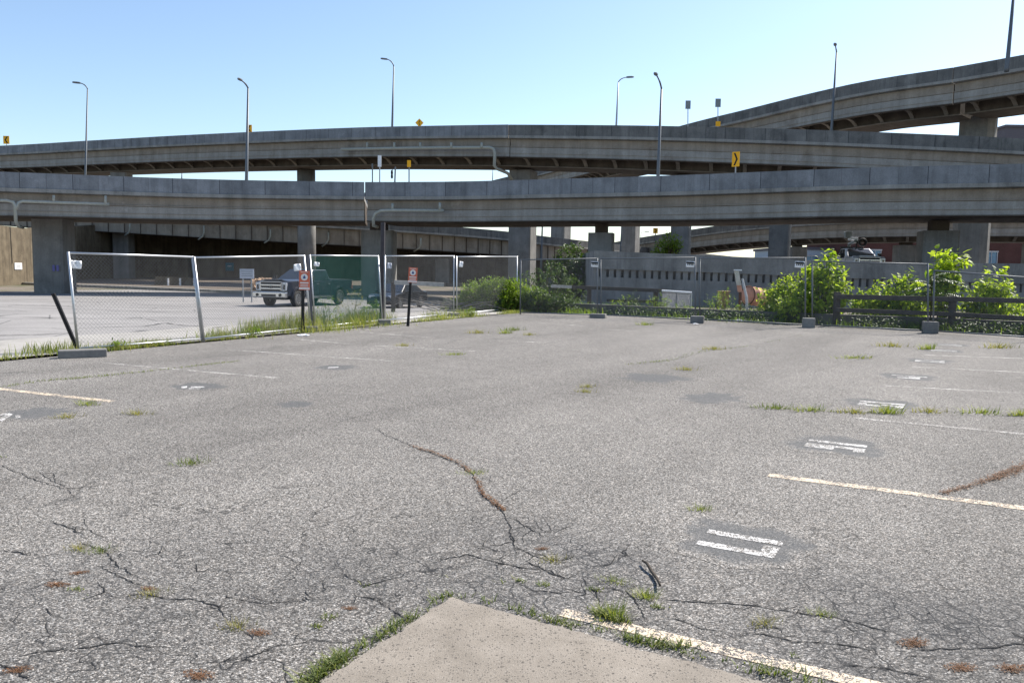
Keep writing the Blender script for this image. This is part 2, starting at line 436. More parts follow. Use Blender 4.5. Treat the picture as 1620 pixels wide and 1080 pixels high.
lot = ground_poly('parking_lot', [(-28, -22), fp(-28, -.35), fp(0, -.35), fp(17.6, -.1), (.25, 30.9), (3.2, 29.6), (6.1, 27.2), (9.1, 25.2), (12.1, 23.4), (14.6, 21.9), (40, 8), (40, -22)], 0, M_ASPH)
tag(lot, kind='structure')
def quadline(px0, px1, w, mat, name, z=.0024, parent=lot, end0=0):
    a = gp(*px0); b_ = gp(*px1); d = (b_ - a).normalized(); nrm = Vector((-d.y, d.x, 0)) * w / 2
    n = max(2, int((b_ - a).length / .25)); vs = []; fs = []
    for i in range(n + 1):
        c = a.lerp(b_, i / n); vs += [c + nrm + Vector((0, 0, z)), c - nrm + Vector((0, 0, z))]
    fs = [(2 * i, 2 * i + 1, 2 * i + 3, 2 * i + 2) for i in range(n)]
    return MB().add(vs, fs).build(name, mat, parent)
# stall lines
quadline((1216, 751), (1700, 814), .11, M_CREAM, 'stall_line')
quadline((1353, 661), (1760, 700), .10, M_WHITE2, 'stall_line')
quadline((1400, 610), (1700, 626), .10, M_WHITE2, 'stall_line')
quadline((1443, 580), (1640, 590), .10, M_WHITE2, 'stall_line')
quadline((1462, 561.5), (1620, 567), .10, M_WHITE2, 'stall_line')
quadline((-30, 612), (178, 635), .11, M_CREAM, 'stall_line')
quadline((165, 574), (440, 598), .10, M_WHITE2, 'stall_line')
quadline((360, 553), (625, 571.5), .10, M_WHITE2, 'stall_line')
quadline((465, 536), (552, 544), .10, M_WHITE2, 'stall_line')
quadline((592, 546.5), (752, 555.5), .10, M_WHITE2, 'stall_line')
quadline((570, 525), (682, 534), .10, M_WHITE2, 'stall_line')
quadline((845, 510), (925, 516), .10, M_WHITE2, 'stall_line')
quadline((788, 539), (864, 542), .10, M_WHITE2, 'stall_line')
quadline((955, 521), (1010, 524), .09, M_WHITE2, 'stall_line')
quadline((888, 968), (1500, 1112), .085, M_CREAM, 'edge_line')
# stall numbers: stencilled strokes on dark patches
SEG = {'1': 'c', '7': 'abc2', '6': 'afgedc', '5': 'afgcd', '4': 'fgbc', '3': 'abgcd', '2': 'abged'}
def digit(b, ch, o, ax, ay, w, h, t):
    def rect(x0, y0, x1, y1):
        b.add([o + ax * x0 + ay * y0, o + ax * x1 + ay * y0, o + ax * x1 + ay * y1, o + ax * x0 + ay * y1], [(0, 1, 2, 3)])
    if ch == '1': rect(w - t, 0, w, h); return
    if ch == '7': rect(w - t, 0, w, h - t * 1.1 - .001); rect(-.035, h - t * 1.1, w, h); return
    m_ = h / 2
    R_ = {'a': (0, h - t, w, h), 'd': (0, 0, w, t), 'g': (t + .002, m_ - t / 2, w - t - .002, m_ + t / 2), 'f': (0, m_ + .002, t, h - t - .002), 'e': (0, t + .002, t, m_ - .002),
          'b': (w - t, m_ + .002, w, h - t - .002), 'c': (w - t, t + .002, w, m_ - .002)}
    for k in SEG[ch]: rect(*R_[k])
updir = (gp(1620, 803) - gp(1217, 750)).normalized()
rgt = Vector((updir.y, -updir.x, 0))
def fan(c, vs):
    n = len(vs); ctr = Vector((c.x, c.y, vs[0].z)); ccw = (vs[0] - ctr).cross(vs[1] - ctr).z > 0; fs = []; uv = []
    for k in range(n):
        k2 = (k + 1) % n; a, b_ = (k, k2) if ccw else (k2, k)
        ua, ub = (math.cos(6.2832 * a / n), math.sin(6.2832 * a / n)), (math.cos(6.2832 * b_ / n), math.sin(6.2832 * b_ / n))
        fs.append((n, a, b_)); uv.append([(0, 0), ua, ub])
    return MB().add(list(vs) + [ctr], fs, uv)
def number(txt, px, py, sc=1.0, up=updir, rt=rgt, patch=True, pm=M_WHITE, pw=.84, ph=.84):
    c = gp(px, py)
    if patch:
        vs = []; n = 40; ph1, ph2 = random.uniform(0, 6), random.uniform(0, 6)
        for k in range(n):
            a = 2 * math.pi * k / n; rr = (abs(math.cos(a)) ** 4 + abs(math.sin(a)) ** 4) ** -.25 * (.50 + .045 * math.sin(3 * a + ph1) + .035 * math.sin(7 * a + ph2) + random.uniform(-.012, .012))
            vs.append(c + rt * math.cos(a) * rr * pw * sc + up * math.sin(a) * rr * ph * sc + Vector((0, 0, .0016)))
        fan(c, vs).build('number_patch', M_PATCH, lot)
    b = MB(); w_, h_, t_ = .165 * sc, .45 * sc, .082 * sc; gap = .07 * sc
    tw = w_ * len(txt) + gap * (len(txt) - 1)
    for i, ch in enumerate(txt):
        digit(b, ch, c - rt * (tw / 2 - i * (w_ + gap)) - up * h_ / 2 + Vector((0, 0, .0036)), rt, up, w_, h_, t_)
    o = b.build('stall_number', pm, lot, fix=True); tag(o, 'stencilled white stall number ' + txt); return o
number('17', 1173, 856); number('16', 1323, 704, 1.15); number('15', 1395, 639, 1.15); number('14', 1438, 596, 1.15)
number('13', 1471, 571, 1.1); number('12', 1493, 554.5, 1.1); number('11', 1503, 545.5, 1.1)
def blotch(px, py, rx, ry, mat, z=.0016, n=26, name='tar_patch', rough=.22):
    c = gp(px, py); vs = []
    for k in range(n):
        a = 2 * math.pi * k / n; r_ = 1 + random.uniform(-rough, rough)
        vs.append(c + rgt * math.cos(a) * rx * r_ + updir * math.sin(a) * ry * r_ + Vector((0, 0, z)))
    return fan(c, vs).build(name, mat, lot)
for px, py in ((50, 654), (313, 611), (530, 581)): blotch(px, py, .42, .42, M_PATCH, name='number_patch')
def strokes(lst):
    b = MB()
    for q4 in lst: b.add([gp(x, y, .0036) for x, y in q4], [(0, 1, 2, 3)])
    return b.build('stall_number', M_WHITE, lot, fix=True)
strokes([[(-4, 664), (14, 653), (20, 655), (4, 666)], [(-6, 656), (10, 653), (11, 655), (-4, 659)], [(24, 657), (33, 656), (32, 660), (25, 661)]])
strokes([[(287, 611), (296, 610.5), (296, 613), (287, 614)], [(302, 611), (322, 611), (324, 612.5), (302, 612.4)], [(298, 613.8), (318, 613.4), (316, 615), (300, 615.2)]])
strokes([[(519, 580.5), (536, 579.8), (535, 581.3), (519, 581.9)]])
blotch(1130, 630.5, .6, .42, M_PATCH, rough=.35); blotch(1035, 598.5, .75, .55, M_PATCH, rough=.35)
blotch(470, 640, .25, .3, M_PATCH, rough=.4)

# cracks: jagged dark ribbons
crk = MB()
def crack(pxs, w=.012, jit=.02, seg=.05, crk=crk, gf=gp):
    pts = [gf(*p, .003) for p in pxs]; out = []
    for a, b_ in zip(pts[:-1], pts[1:]):
        n = max(2, int((b_ - a).length / seg))
        for i in range(n): out.append(a.lerp(b_, i / n))
    out.append(pts[-1])
    o2 = []; ox = oy = 0
    for i, p in enumerate(out):
        ox = ox * .7 + random.uniform(-jit, jit); oy = oy * .7 + random.uniform(-jit, jit)
        o2.append(p + Vector((ox, oy, 0)))
    vs = []; fs = []
    for i, p in enumerate(o2):
        t = (o2[min(i + 1, len(o2) - 1)] - o2[max(0, i - 1)]); t = t.normalized() if t.length > 0 else Vector((1, 0, 0))
        e = min(1, i / 3, (len(o2) - 1 - i) / 3); ww = w * (.25 + .75 * e) * random.uniform(.4, 1.3) / 2
        nr = Vector((-t.y, t.x, 0)) * ww; vs += [p + nr, p - nr]
    for i in range(len(o2) - 1): fs.append((2 * i, 2 * i + 1, 2 * i + 3, 2 * i + 2))
    crk.add(vs, fs)
CR = [([(0, 871), (40, 876), (55, 874)], .02), ([(80, 825), (110, 833), (134, 845)], .018), ([(128, 858), (165, 868), (180, 890), (215, 910)], .012),
      ([(30, 1037), (70, 1030), (130, 1022), (200, 1016), (245, 1025)], .012), ([(265, 947), (300, 947), (340, 958), (358, 975)], .016), ([(365, 948), (420, 955), (470, 950)], .012),
      ([(0, 1055), (25, 1058), (48, 1075)], .02), ([(380, 1045), (420, 1028), (450, 1035)], .012), ([(160, 895), (205, 918), (225, 925)], .010), ([(180, 945), (225, 938), (265, 946)], .010),
      ([(595, 678), (612, 688), (655, 706), (720, 730), (750, 752), (765, 785), (795, 808), (806, 830), (815, 862)], .013), ([(806, 818), (840, 835), (862, 848)], .014), ([(760, 862), (790, 872), (812, 871)], .014),
      ([(806, 846), (815, 865), (830, 872), (865, 885)], .014), ([(838, 872), (860, 878), (880, 890)], .012), ([(690, 886), (740, 876), (775, 885), (815, 895), (860, 900)], .016), ([(830, 885), (870, 905), (900, 915)], .016),
      ([(920, 912), (940, 935), (950, 960)], .012), ([(985, 930), (1000, 945), (1025, 980)], .012), ([(835, 930), (880, 938), (900, 935)], .014), ([(660, 905), (700, 902)], .01), ([(640, 910), (580, 925), (540, 905)], .012),
      ([(560, 940), (600, 950), (640, 978)], .012), ([(1040, 945), (1120, 953), (1180, 955), (1260, 968), (1320, 975), (1420, 1003)], .014), ([(1170, 1000), (1210, 1002), (1260, 1015), (1330, 1018), (1380, 1028)], .014), ([(1050, 972), (1100, 990), (1150, 998)], .010),
      ([(1440, 1025), (1530, 1025), (1600, 1018), (1680, 1020)], .014), ([(1330, 1050), (1400, 1055), (1480, 1070)], .014), ([(0, 735), (60, 760), (100, 772), (150, 768), (215, 758)], .010), ([(60, 745), (100, 770)], .010), ([(330, 900), (400, 905)], .008),
      ([(540, 665), (600, 650), (680, 640), (780, 623), (900, 608)], .010), ([(900, 562), (960, 560), (1040, 562)], .010), ([(640, 532), (665, 542), (700, 545), (745, 532)], .02), ([(1000, 578), (1070, 568), (1120, 555), (1200, 545), (1270, 528)], .012),
      ([(870, 620), (980, 630), (1100, 635), (1225, 647), (1400, 655), (1620, 658)], .012), ([(760, 553), (850, 545), (910, 535)], .012), ([(1285, 590), (1330, 575), (1400, 560)], .015)]
for c_, w_ in CR:
    crack(c_, w_ * .6, .009, .02)
    for (x0, y0), (x1, y1) in zip(c_[:-1], c_[1:]):
        if y0 < 700: continue
        for k in range(random.choice([0, 1, 1, 2])):
            t = random.random(); x, y = x0 + (x1 - x0) * t, y0 + (y1 - y0) * t; sx_ = random.choice([-1, 1]); l = random.uniform(18, 60); tilt = random.uniform(-.5, .5)
            mx, my = x + sx_ * l * .5, y + l * tilt * .4; ex, ey = mx + sx_ * l * .5, my + l * random.uniform(-.3, .3)
            crack([(x, y), (mx, my), (ex, ey)], random.uniform(.004, .007), .009, .03)
            if random.random() < .6: crack([(mx, my), (mx + l * random.uniform(-.3, .3), my + random.choice([-1, 1]) * l * .35)], random.uniform(.003, .006), .008, .03)
for i in range(70):   # small branches around the broken corner
    px, py = random.choice([(random.uniform(700, 1000), random.uniform(860, 950)), (random.uniform(1050, 1650), random.uniform(960, 1085)), (random.uniform(380, 700), random.uniform(880, 1060)), (random.uniform(0, 380), random.uniform(820, 1080))])
    a = random.uniform(0, 6.28); l = random.uniform(15, 60)
    crack([(px, py), (px + math.cos(a) * l * .6, py + math.sin(a) * l * .25), (px + math.cos(a + .5) * l, py + math.sin(a + .3) * l * .4)], random.uniform(.005, .010), .014, .03)
tag(crk.build('cracks', M_CRACK, lot), kind='stuff')
sc_ = MB()
for pxs, w_ in (([(-60, 534), (0, 531), (60, 529.5), (115, 527)], .07), ([(120, 519), (230, 516), (262, 511), (285, 514), (330, 518)], .06), ([(36, 502), (66, 502.5), (92, 504)], .09), ([(200, 499), (232, 499.5)], .05), ([(128, 473), (240, 476), (300, 478)], .05), ([(0, 481), (60, 483), (130, 486)], .05), ([(330, 520), (420, 508), (470, 500)], .05)):
    crack(pxs, w_, .02, .15, sc_, lambda x, y, z: gz(x, y) + Vector((0, 0, .01)))
tag(sc_.build('cracks', M_CRACK, side), kind='stuff')
q_ = N('pale_concrete_strip'); p_ = q_.pos(); a_ = q_.noise(p_, 16, 5, .7); b_2 = q_.noise(p_, .7, 6, .65)
M_STRIP = q_.fin(q_.mix(1, q_.ramp(a_, [(.25, (.27, .255, .23)), (.75, (.40, .38, .35))]), q_.ramp(b_2, [(.3, .75), (.5, 1), (.7, 1.1)]), 'MULTIPLY'), .95, 0, .2)
grid('concrete_strip', -34, 30, .06, 3.2, 60, 6, lambda x, y: zfun(x, y) + .002, M_STRIP, warpfn=lambda a, p: (FA.x + FD.x * a + FN.x * (p + (.18 * math.sin(a * 1.3) if p > 3 else 0)), FA.y + FD.y * a + FN.y * (p + (.18 * math.sin(a * 1.3) if p > 3 else 0))))

# concrete slab at the photographer's feet
c0, c1, c2 = gp(712, 944, .03), gp(505, 1080, .03), gp(1215, 1080, .03)
slab = MB()
sl = [c0, c0 + (c1 - c0) * 6, c0 + (c1 - c0) * 6 + (c2 - c0) * 3.2, c0 + (c2 - c0) * 3.2]
def edgejit(a, b_, n=400, j=.006):
    d = (b_ - a).normalized(); nr = Vector((-d.y, d.x, 0)); out = []; w_ = 0
    for i in range(n):
        w_ = w_ * .8 + random.uniform(-j, j); chip = .02 * max(0, math.sin(i * .37) * math.sin(i * .11 + 1) - .55)
        out.append(a.lerp(b_, i / n) + nr * (w_ + chip))
    return out
outl = edgejit(sl[0], sl[1]) + [sl[1], sl[2]] + edgejit(sl[3], sl[0])
n_ = len(outl)
slab.add(outl + [p - Vector((0, 0, .09)) for p in outl], [tuple(range(n_))] + [(i, n_ + i, n_ + (i + 1) % n_, (i + 1) % n_) for i in range(n_)])
tag(slab.build('pavement', M_SLAB, None, (c0.x, c0.y, 0), fix=True), kind='structure')
# kerb and gravel bank under the low bridge at the far side of the side lot
kb = MB(); kp = [gz(x, y) for x, y in ((-300, 441), (0, 448), (180, 455), (300, 460), (400, 464.5), (500, 469))]
for a, b_ in zip(kp[:-1], kp[1:]):
    d = (b_ - a); d.z = 0; d.normalize(); nn = Vector((-d.y, d.x, 0)) * .9
    z0 = Vector((0, 0, -.25)); z1 = Vector((0, 0, .17))
    kb.hexa([a + z0, b_ + z0, b_ + nn + z0, a + nn + z0, a + z1, b_ + z1, b_ + nn + z1, a + nn + z1])
tag(kb.build('kerb', M_KERB), kind='structure')
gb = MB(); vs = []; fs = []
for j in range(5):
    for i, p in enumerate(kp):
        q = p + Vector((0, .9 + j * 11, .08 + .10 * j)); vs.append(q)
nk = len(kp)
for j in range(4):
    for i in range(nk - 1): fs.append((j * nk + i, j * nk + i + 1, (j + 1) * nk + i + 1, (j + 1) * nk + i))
M_GRAV = plain('tan_gravel', (.15, .125, .10), .97, 0, .35, 3, .1, .6)  # base colour darkened to stand in for shade under the bridge
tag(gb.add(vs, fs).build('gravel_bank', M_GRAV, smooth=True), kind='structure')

# ================================================================ RAMPS
def catmull(pts, step):
    P = [Vector(p) for p in pts]; out = []
    for i in range(len(P) - 1):
        p0 = P[max(i - 1, 0)]; p1 = P[i]; p2 = P[i + 1]; p3 = P[min(i + 2, len(P) - 1)]
        n = max(1, int((p2 - p1).length / step))
        for k in range(n):
            t = k / n
            out.append(.5 * ((2 * p1) + (-p0 + p2) * t + (2 * p0 - 5 * p1 + 4 * p2 - p3) * t * t + (-p0 + 3 * p1 - 3 * p2 + p3) * t ** 3))
    out.append(P[-1]); return out
class Path:
    def __init__(s, pts, step=2.0):
        s.p = catmull(pts, step); s.n = []; s.u = [0]
        for i in range(len(s.p)):
            t = s.p[min(i + 1, len(s.p) - 1)] - s.p[max(i - 1, 0)]; t.z = 0; t.normalize()
            s.n.append(Vector((-t.y, t.x, 0)))
            if i: s.u.append(s.u[-1] + (s.p[i] - s.p[i - 1]).length)
    def at_u(s, u):
        for i in range(len(s.p) - 1):
            if s.u[i + 1] >= u:
                t = (u - s.u[i]) / (s.u[i + 1] - s.u[i]); return s.p[i].lerp(s.p[i + 1], t), s.n[i].lerp(s.n[i + 1], t).normalized()
        return s.p[-1], s.n[-1]
def sweep(b, path, prof, z_of=None):
    m_ = len(prof); vs = []; fs = []; uvs = []; cum = [0]
    for j in range(m_): cum.append(cum[-1] + (Vector(prof[j]) - Vector(prof[(j + 1) % m_])).length)
    for i, p in enumerate(path.p):
        for o, z in prof: vs.append(p + path.n[i] * o + Vector((0, 0, z)))
    for i in range(len(path.p) - 1):
        for j in range(m_):
            j2 = (j + 1) % m_
            fs.append((i * m_ + j, (i + 1) * m_ + j, (i + 1) * m_ + j2, i * m_ + j2))
            uvs.append([(path.u[i], cum[j]), (path.u[i + 1], cum[j]), (path.u[i + 1], cum[j + 1]), (path.u[i], cum[j + 1])])
    fs.append(tuple(range(m_))); uvs.append([(0, 0)] * m_)
    fs.append(tuple((len(path.p) - 1) * m_ + j for j in range(m_))[::-1]); uvs.append([(0, 0)] * m_)
    b.add(vs, fs, uvs)
def rect(o0, o1, z0, z1): return [(o0, z1), (o0, z0), (o1, z0), (o1, z1)]
def pier_geo(root, p, zt, w_, d_, yaw, shape='rect', zb=-1.2, neck=None):
    b = MB(); M_ = Matrix.Rotation(yaw, 3, 'Z')
    if shape == 'round':
        b.tube((p.x, p.y, zb), (p.x, p.y, zt), w_ / 2, w_ / 2, 28)
    else:
        c = min(w_, d_) * (.22 if shape == 'octa' else .06)
        poly = [(-w_ / 2 + c, -d_ / 2), (w_ / 2 - c, -d_ / 2), (w_ / 2, -d_ / 2 + c), (w_ / 2, d_ / 2 - c), (w_ / 2 - c, d_ / 2), (-w_ / 2 + c, d_ / 2), (-w_ / 2, d_ / 2 - c), (-w_ / 2, -d_ / 2 + c)]
        b.prism(poly, (p.x, p.y, zb), M_ @ Vector((1, 0, 0)), M_ @ Vector((0, 1, 0)), (0, 0, zt - zb))
    o = b.build('pier', M_PIER, root, smooth=(shape == 'round'), fix=True)
    if neck:
        nb = MB(); nb.box((p.x, p.y, zt + neck / 2), (w_ * .5, d_ * .5, neck), M_); nb.build('bearing', M_BOX, o)
    return o
def ramp(name, label, spans, W, style, piers, pmat, pm2=None, H=2.8):
    allp = [p for s_ in spans for p in s_]
    mid = allp[len(allp) // 2]
    root = empty(name, (mid.x, mid.y, 0), label, 'elevated road')
    paths = [Path(s_) for s_ in spans]
    for si, pa in enumerate(paths):
        pm = pm2 if (pm2 and si > 0) else pmat
        b = MB(); sweep(b, pa, [(0, 0), (.0, -1.02), (.32, -1.02), (.30, -.35), (.22, 0)]); b.build('parapet', pm, root)
        b = MB(); sweep(b, pa, [(W - .22, 0), (W - .30, -.35), (W - .32, -1.02), (W, -1.02), (W, 0)]); b.build('parapet', pm, root)
        b = MB(); sweep(b, pa, [(-.07, -1.03), (-.07, -1.27), (.3, -1.32), (W - .3, -1.32), (W + .07, -1.27), (W + .07, -1.03)]); b.build('deck', M_EDGE, root)
        if style == 'plate':
            b = MB(); sweep(b, pa, rect(1.0, 1.06, -H, -1.33)); gi = b.build('girder', M_GIRD, root)
            b = MB(); sweep(b, pa, rect(.8, 1.25, -H - .06, -H - .003)); b.build('flange', M_BOX, gi)
            b = MB(); u = .7
            while u < pa.u[-1]:
                p, nv = pa.at_u(u); t = Vector((nv.y, -nv.x, 0)); c = p + nv * .93 + Vector((0, 0, -(H + 1.33) / 2))
                Mx = Matrix((t, nv, Vector((0, 0, 1)))).transposed()
                b.box(c, (.05, .13, H - 1.34), Mx); u += 2.0
            tag(b.build('stiffener', M_BOX, gi), kind='stuff')
            for o in (W * .33, W * .66, W - 1.0):
                b = MB(); sweep(b, pa, rect(o - .04, o + .04, -H, -1.34)); b.build('girder', M_BOX, root)
            b = MB(); sweep(b, pa, rect(1.4, W - 1.4, -H + .25, -H + .3)); b.build('soffit', M_BOX, root)
        else:
            zsplit = -1.95 if H < 3 else -2.05
            b = MB(); sweep(b, pa, rect(.42, .50, zsplit - .06, -1.33)); gi = b.build('fascia_girder', M_GIRD, root)
            b = MB(); sweep(b, pa, rect(.36, .50, -H, zsplit - .063)); b.build('lower_plate', M_GIRD_L, gi)
            b = MB(); sweep(b, pa, rect(.30, .415, zsplit - .03, zsplit + .03)); b.build('ledge', M_GIRD, gi)
            b = MB(); sweep(b, pa, rect(.32, .357, -H + .30, -H + .33)); b.build('ledge', M_GIRD, gi)
            b = MB(); sweep(b, pa, rect(.22, .75, -H - .07, -H - .003)); b.build('flange', M_BOX, gi)
            b = MB(); sweep(b, pa, rect(W - .5, W - .36, -H, -1.33)); b.build('fascia_girder', M_GIRD, root)
            if style == 'flat':
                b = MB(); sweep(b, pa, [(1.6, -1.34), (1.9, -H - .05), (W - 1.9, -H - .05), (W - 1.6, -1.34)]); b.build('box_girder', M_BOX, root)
            else:
                db = H + .6
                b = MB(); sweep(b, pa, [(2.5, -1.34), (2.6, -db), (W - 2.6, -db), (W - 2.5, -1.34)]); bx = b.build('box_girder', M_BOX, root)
                b = MB(); sweep(b, pa, rect(2.42, 2.75, -db - .07, -db - .003)); b.build('flange', M_BRK, bx)
                # one bracket mesh, copied
                def brk(proto=[None]):
                    if proto[0]: return proto[0]
                    q = LMB(); curve = [(.52, -H + .02), (1.2, -H - .03), (1.7, -H - .12), (2.05, -H - .32), (2.3, -H - .45), (2.42, -db + .02)]
                    for (a0, z0), (a1, z1) in zip(curve[:-1], curve[1:]):
                        q.hexa([Vector((-.17, a0, z0)), Vector((.17, a0, z0)), Vector((.17, a1, z1)), Vector((-.17, a1, z1)), Vector((-.17, a0, z0 + .06)), Vector((.17, a0, z0 + .06)), Vector((.17, a1 + .03, z1 + .06)), Vector((-.17, a1 + .03, z1 + .06))])
                    poly = [(.52, -1.5)] + [(a, z + .061) for a, z in curve] + [(2.42, -1.5)]
                    q.prism(poly, (-.02, 0, 0), (0, 1, 0), (0, 0, 1), (.04, 0, 0))
                    me_o = q.build('bracket', M_BRK, root); proto[0] = me_o; return me_o
                pr = brk(); first = True; u = 1.2; spc = max(3.0, pa.u[-1] / 46)
                while u < pa.u[-1] - .5:
                    p, nv = pa.at_u(u); t = Vector((nv.y, -nv.x, 0))
                    o = pr if first else pr.copy()
                    if not first: COL.objects.link(o); o.parent = root
                    first = False
                    Mx = Matrix((t, nv, Vector((0, 0, 1)))).transposed().to_4x4(); Mx.translation = p - root.location
                    o.matrix_local = Mx; u += spc
    for a in piers: pier_geo(root, *a)
    return root, paths
def P(x, y, d): return at(x, y, d)

# A: the lowest, nearest ramp with a joint at the middle pier
A1 = [P(-420, 262, 49), P(-200, 267, 50.5), P(0, 271.7, 52.5), P(150, 277.5, 54.5), P(300, 283, 56.5), P(440, 286, 58), P(576, 288, 59)]
A2 = [P(577.6, 288, 58.98), P(700, 287.6, 57.6), P(850, 284, 55.6), P(1080, 277, 51.5), P(1350, 266, 48), P(1620, 259, 44.9), P(1900, 250, 41.5), P(2150, 240, 39)]
def yw(a, b_): d = b_ - a; return math.atan2(d.y, d.x)
rA, pA = ramp('highway_ramp', 'lowest and nearest concrete ramp crossing the whole picture above the chain link fence', [A1, A2], 8.5, 'flat',
   [(P(86, 400, 57), 4.85, 2.05, 2.2, .1, 'rect'), (P(600, 400, 63.5), 4.6, 2.5, 2.4, .0, 'rect', -1.2, .6),
    (P(951, 400, 57), 4.35, 1.75, 1.75, -.2, 'rect', -1.2, .75), (P(1482, 400, 50.5), 4.45, 2.05, 2.0, -.25, 'rect', -1.2, .65)], M_PARA)
# B: the middle ramp
B1 = [P(-450, 246, 140), P(-200, 238, 126), P(0, 230.7, 112), P(150, 222, 104), P(300, 213.5, 97), P(540, 202.7, 87), P(700, 198.8, 81.5), P(804, 197.2, 78.3)]
B2 = [P(805.6, 197.4, 78.22), P(940, 198, 75), P(1080, 200, 72.5), P(1280, 205.3, 69.5), P(1450, 211.7, 67.5), P(1620, 219.5, 66), P(1900, 236, 64), P(2200, 258, 62)]
rB, pB = ramp('highway_ramp', 'middle curved ramp passing behind the lowest one, with drain pipe along its girder', [B1, B2], 9.5, 'bracket',
   [(P(485, 350, 97), 13.3, 2.15, 2.2, 0, 'round'), (P(827, 350, 83.5), 11.9, 2.4, 2.4, -.32, 'rect', -1.2, .45), (P(193, 300, 106), 13.7, 2.1, 2, 0, 'rect'),
    (P(1078, 350, 78), 10.8, 1.75, 1.8, -.36, 'rect', -1.2, .5), (P(1235, 350, 76), 10.2, 1.85, 1.6, -.46, 'rect', -1.2, .5), (P(1700, 350, 70), 9.4, 2.2, 2.2, -.1, 'rect')], M_PARA, M_PARA_D, 3.0)
# C: the highest ramp, rising to the right
Cz = lambda x, d: CAM + Vector(((ray(x, 200)).x / ray(x, 200).y * d, d, 18.72))
C1 = [P(700, 305, 195), P(860, 265, 150), P(950, 236, 120), P(1080, 198.3, 100.5), P(1180, 173.3, 90.3), P(1280, 148.3, 81.8), P(1380, 126.7, 75.8), P(1508, 107, 70.7)]
C2 = [P(1509, 106.8, 70.64), P(1620, 86.7, 66.3), P(1800, 52, 60.5), P(2000, 15, 55.5), P(2250, -40, 50)]
rC, pC = ramp('highway_ramp', 'highest ramp, sweeping up to the top right corner above the other decks', [C1, C2], 9.5, 'bracket',
   [(P(1541, 300, 75.5), 16.4, 2.95, 2.4, -.68, 'octa', -1.2, .3), (P(887, 380, 146), 15.5, 2.9, 2.6, -.6, 'rect', -1.2, .8), (P(997, 380, 126), 15.5, 2.4, 2.4, -.5, 'rect', -1.2, .8)], M_PARA_D, None, 3.0)
# D: far ramp seen low under the nearest one, at the right
D1 = [P(900, 397, 172), P(1000, 378, 150), P(1093, 363.3, 134), P(1150, 355, 125), P(1213, 348, 117), P(1290, 341.5, 109), P(1380, 337, 102), P(1500, 334, 98), P(1620, 333, 95), P(1900, 330, 90)]
rD, pD = ramp('highway_ramp', 'far curved ramp seen low under the nearest deck behind the parked bucket truck', [D1], 9.0, 'bracket',
   [(P(1261, 390, 115.5), 5.6, 2.3, 2.2, 0, 'rect', -1.2, .4), (P(1433, 390, 104), 5.6, 2.5, 2.2, 0, 'rect', -1.2, .4), (P(1640, 390, 98), 5.8, 2.4, 2.2, 0, 'rect', -1.2, .4)], M_PARA_D, None, 3.0)
# E: low bridge with ribbed plate girders, left
def PE(x, d, z):
    v = ray(x, 400); k = d / v.y; return Vector((v.x * k, d, z))
KE = 1.36
def PF(x, d, z): return PE(x, d * KE, 1.6 + (z - 1.6) * KE)
E1 = [PF(-350, 72, 9.2), PF(0, 74, 7.7), PF(200, 75, 7.15), PF(380, 76, 6.7), PF(625, 78, 6.15), PF(783, 84, 5.8), PF(857, 88, 5.45), PF(930, 96, 5.25), PF(1033, 108, 4.9), PF(1200, 135, 4.1)]
rE, pE = ramp('low_bridge', 'low bridge with ribbed plate girders running behind the nearest ramp at the left', [E1], 17, 'plate', [(PE(700, 116, 0), 3.2, 2.0, 1.8, 0, 'rect')], M_PARA_D, None, 3.38)
for x, d in ((205, 75), (322, 75.6), (427, 76.2), (519, 77), (665, 79)):
    v = ray(x, 400); k = d / v.y; z0 = 7.3 - (x - 100) * .0022
    c = Vector((v.x * k, d + .25, z0 - 1.35)); c = CAM + (c - CAM) * KE
    MB().path([c, c + Vector((0, 0, -.9)), c + Vector((-.3, .3, -1.4)), c + Vector((-1.0, .6, -1.8))], .11, 8).build('drain_spout', M_PIPE, rE, smooth=True)
# drain pipes
def pipe(root, pts, r_, drops=(), name='drain_pipe'):
    r_ *= .82; o = MB().path(pts, r_, 10).build(name, M_PIPE, root, smooth=True)
    for a, b_ in drops: MB().tube(a, b_, r_ * .8, None, 8).build('pipe_drop', M_PIPE, o, smooth=True)
pipe(rA, [P(-120, 316, 50.8), P(10, 317.5, 52.3), P(21, 320, 52.4), P(24, 326, 52.4), P(25, 350, 52.5), P(29, 358, 53.2), P(36, 360, 54.5)], .13)
pipe(rA, [P(25, 332, 52.38), P(29, 321, 52.6), P(36, 318.8, 52.7), P(85, 320.5, 53.4), P(173, 323.5, 54.6)], .13, [(P(85, 320, 53.4), P(85, 309, 53.4)), (P(167, 322.5, 54.5), P(167, 310, 54.6))])
pipe(rA, [P(702, 333.5, 57.3), P(620, 333, 58.2), P(603, 333.5, 58.4), P(594, 338, 58.5), P(590.5, 346, 58.6), P(591, 357, 58.8), P(597, 359, 59.8)], .15, [(P(621, 332, 58.2), P(621, 322, 58.3)), (P(696, 332, 57.3), P(696, 321, 57.4))])
pipe(rB, [P(540, 236.5, 86.7), P(620, 235, 83.9), P(700, 234, 81.0), P(775, 233.6, 78.7), P(781, 236, 78.6), P(783, 242, 78.5), P(782, 262, 78.6), P(786, 267, 78.9), P(803, 274, 80.2), P(810, 284, 81.1)], .19,
     [(P(x, 234.5, d), P(x, 226, d + .1)) for x, d in ((581, 85.3), (624, 83.7), (665, 82.2), (714, 80.4), (762, 78.9))])

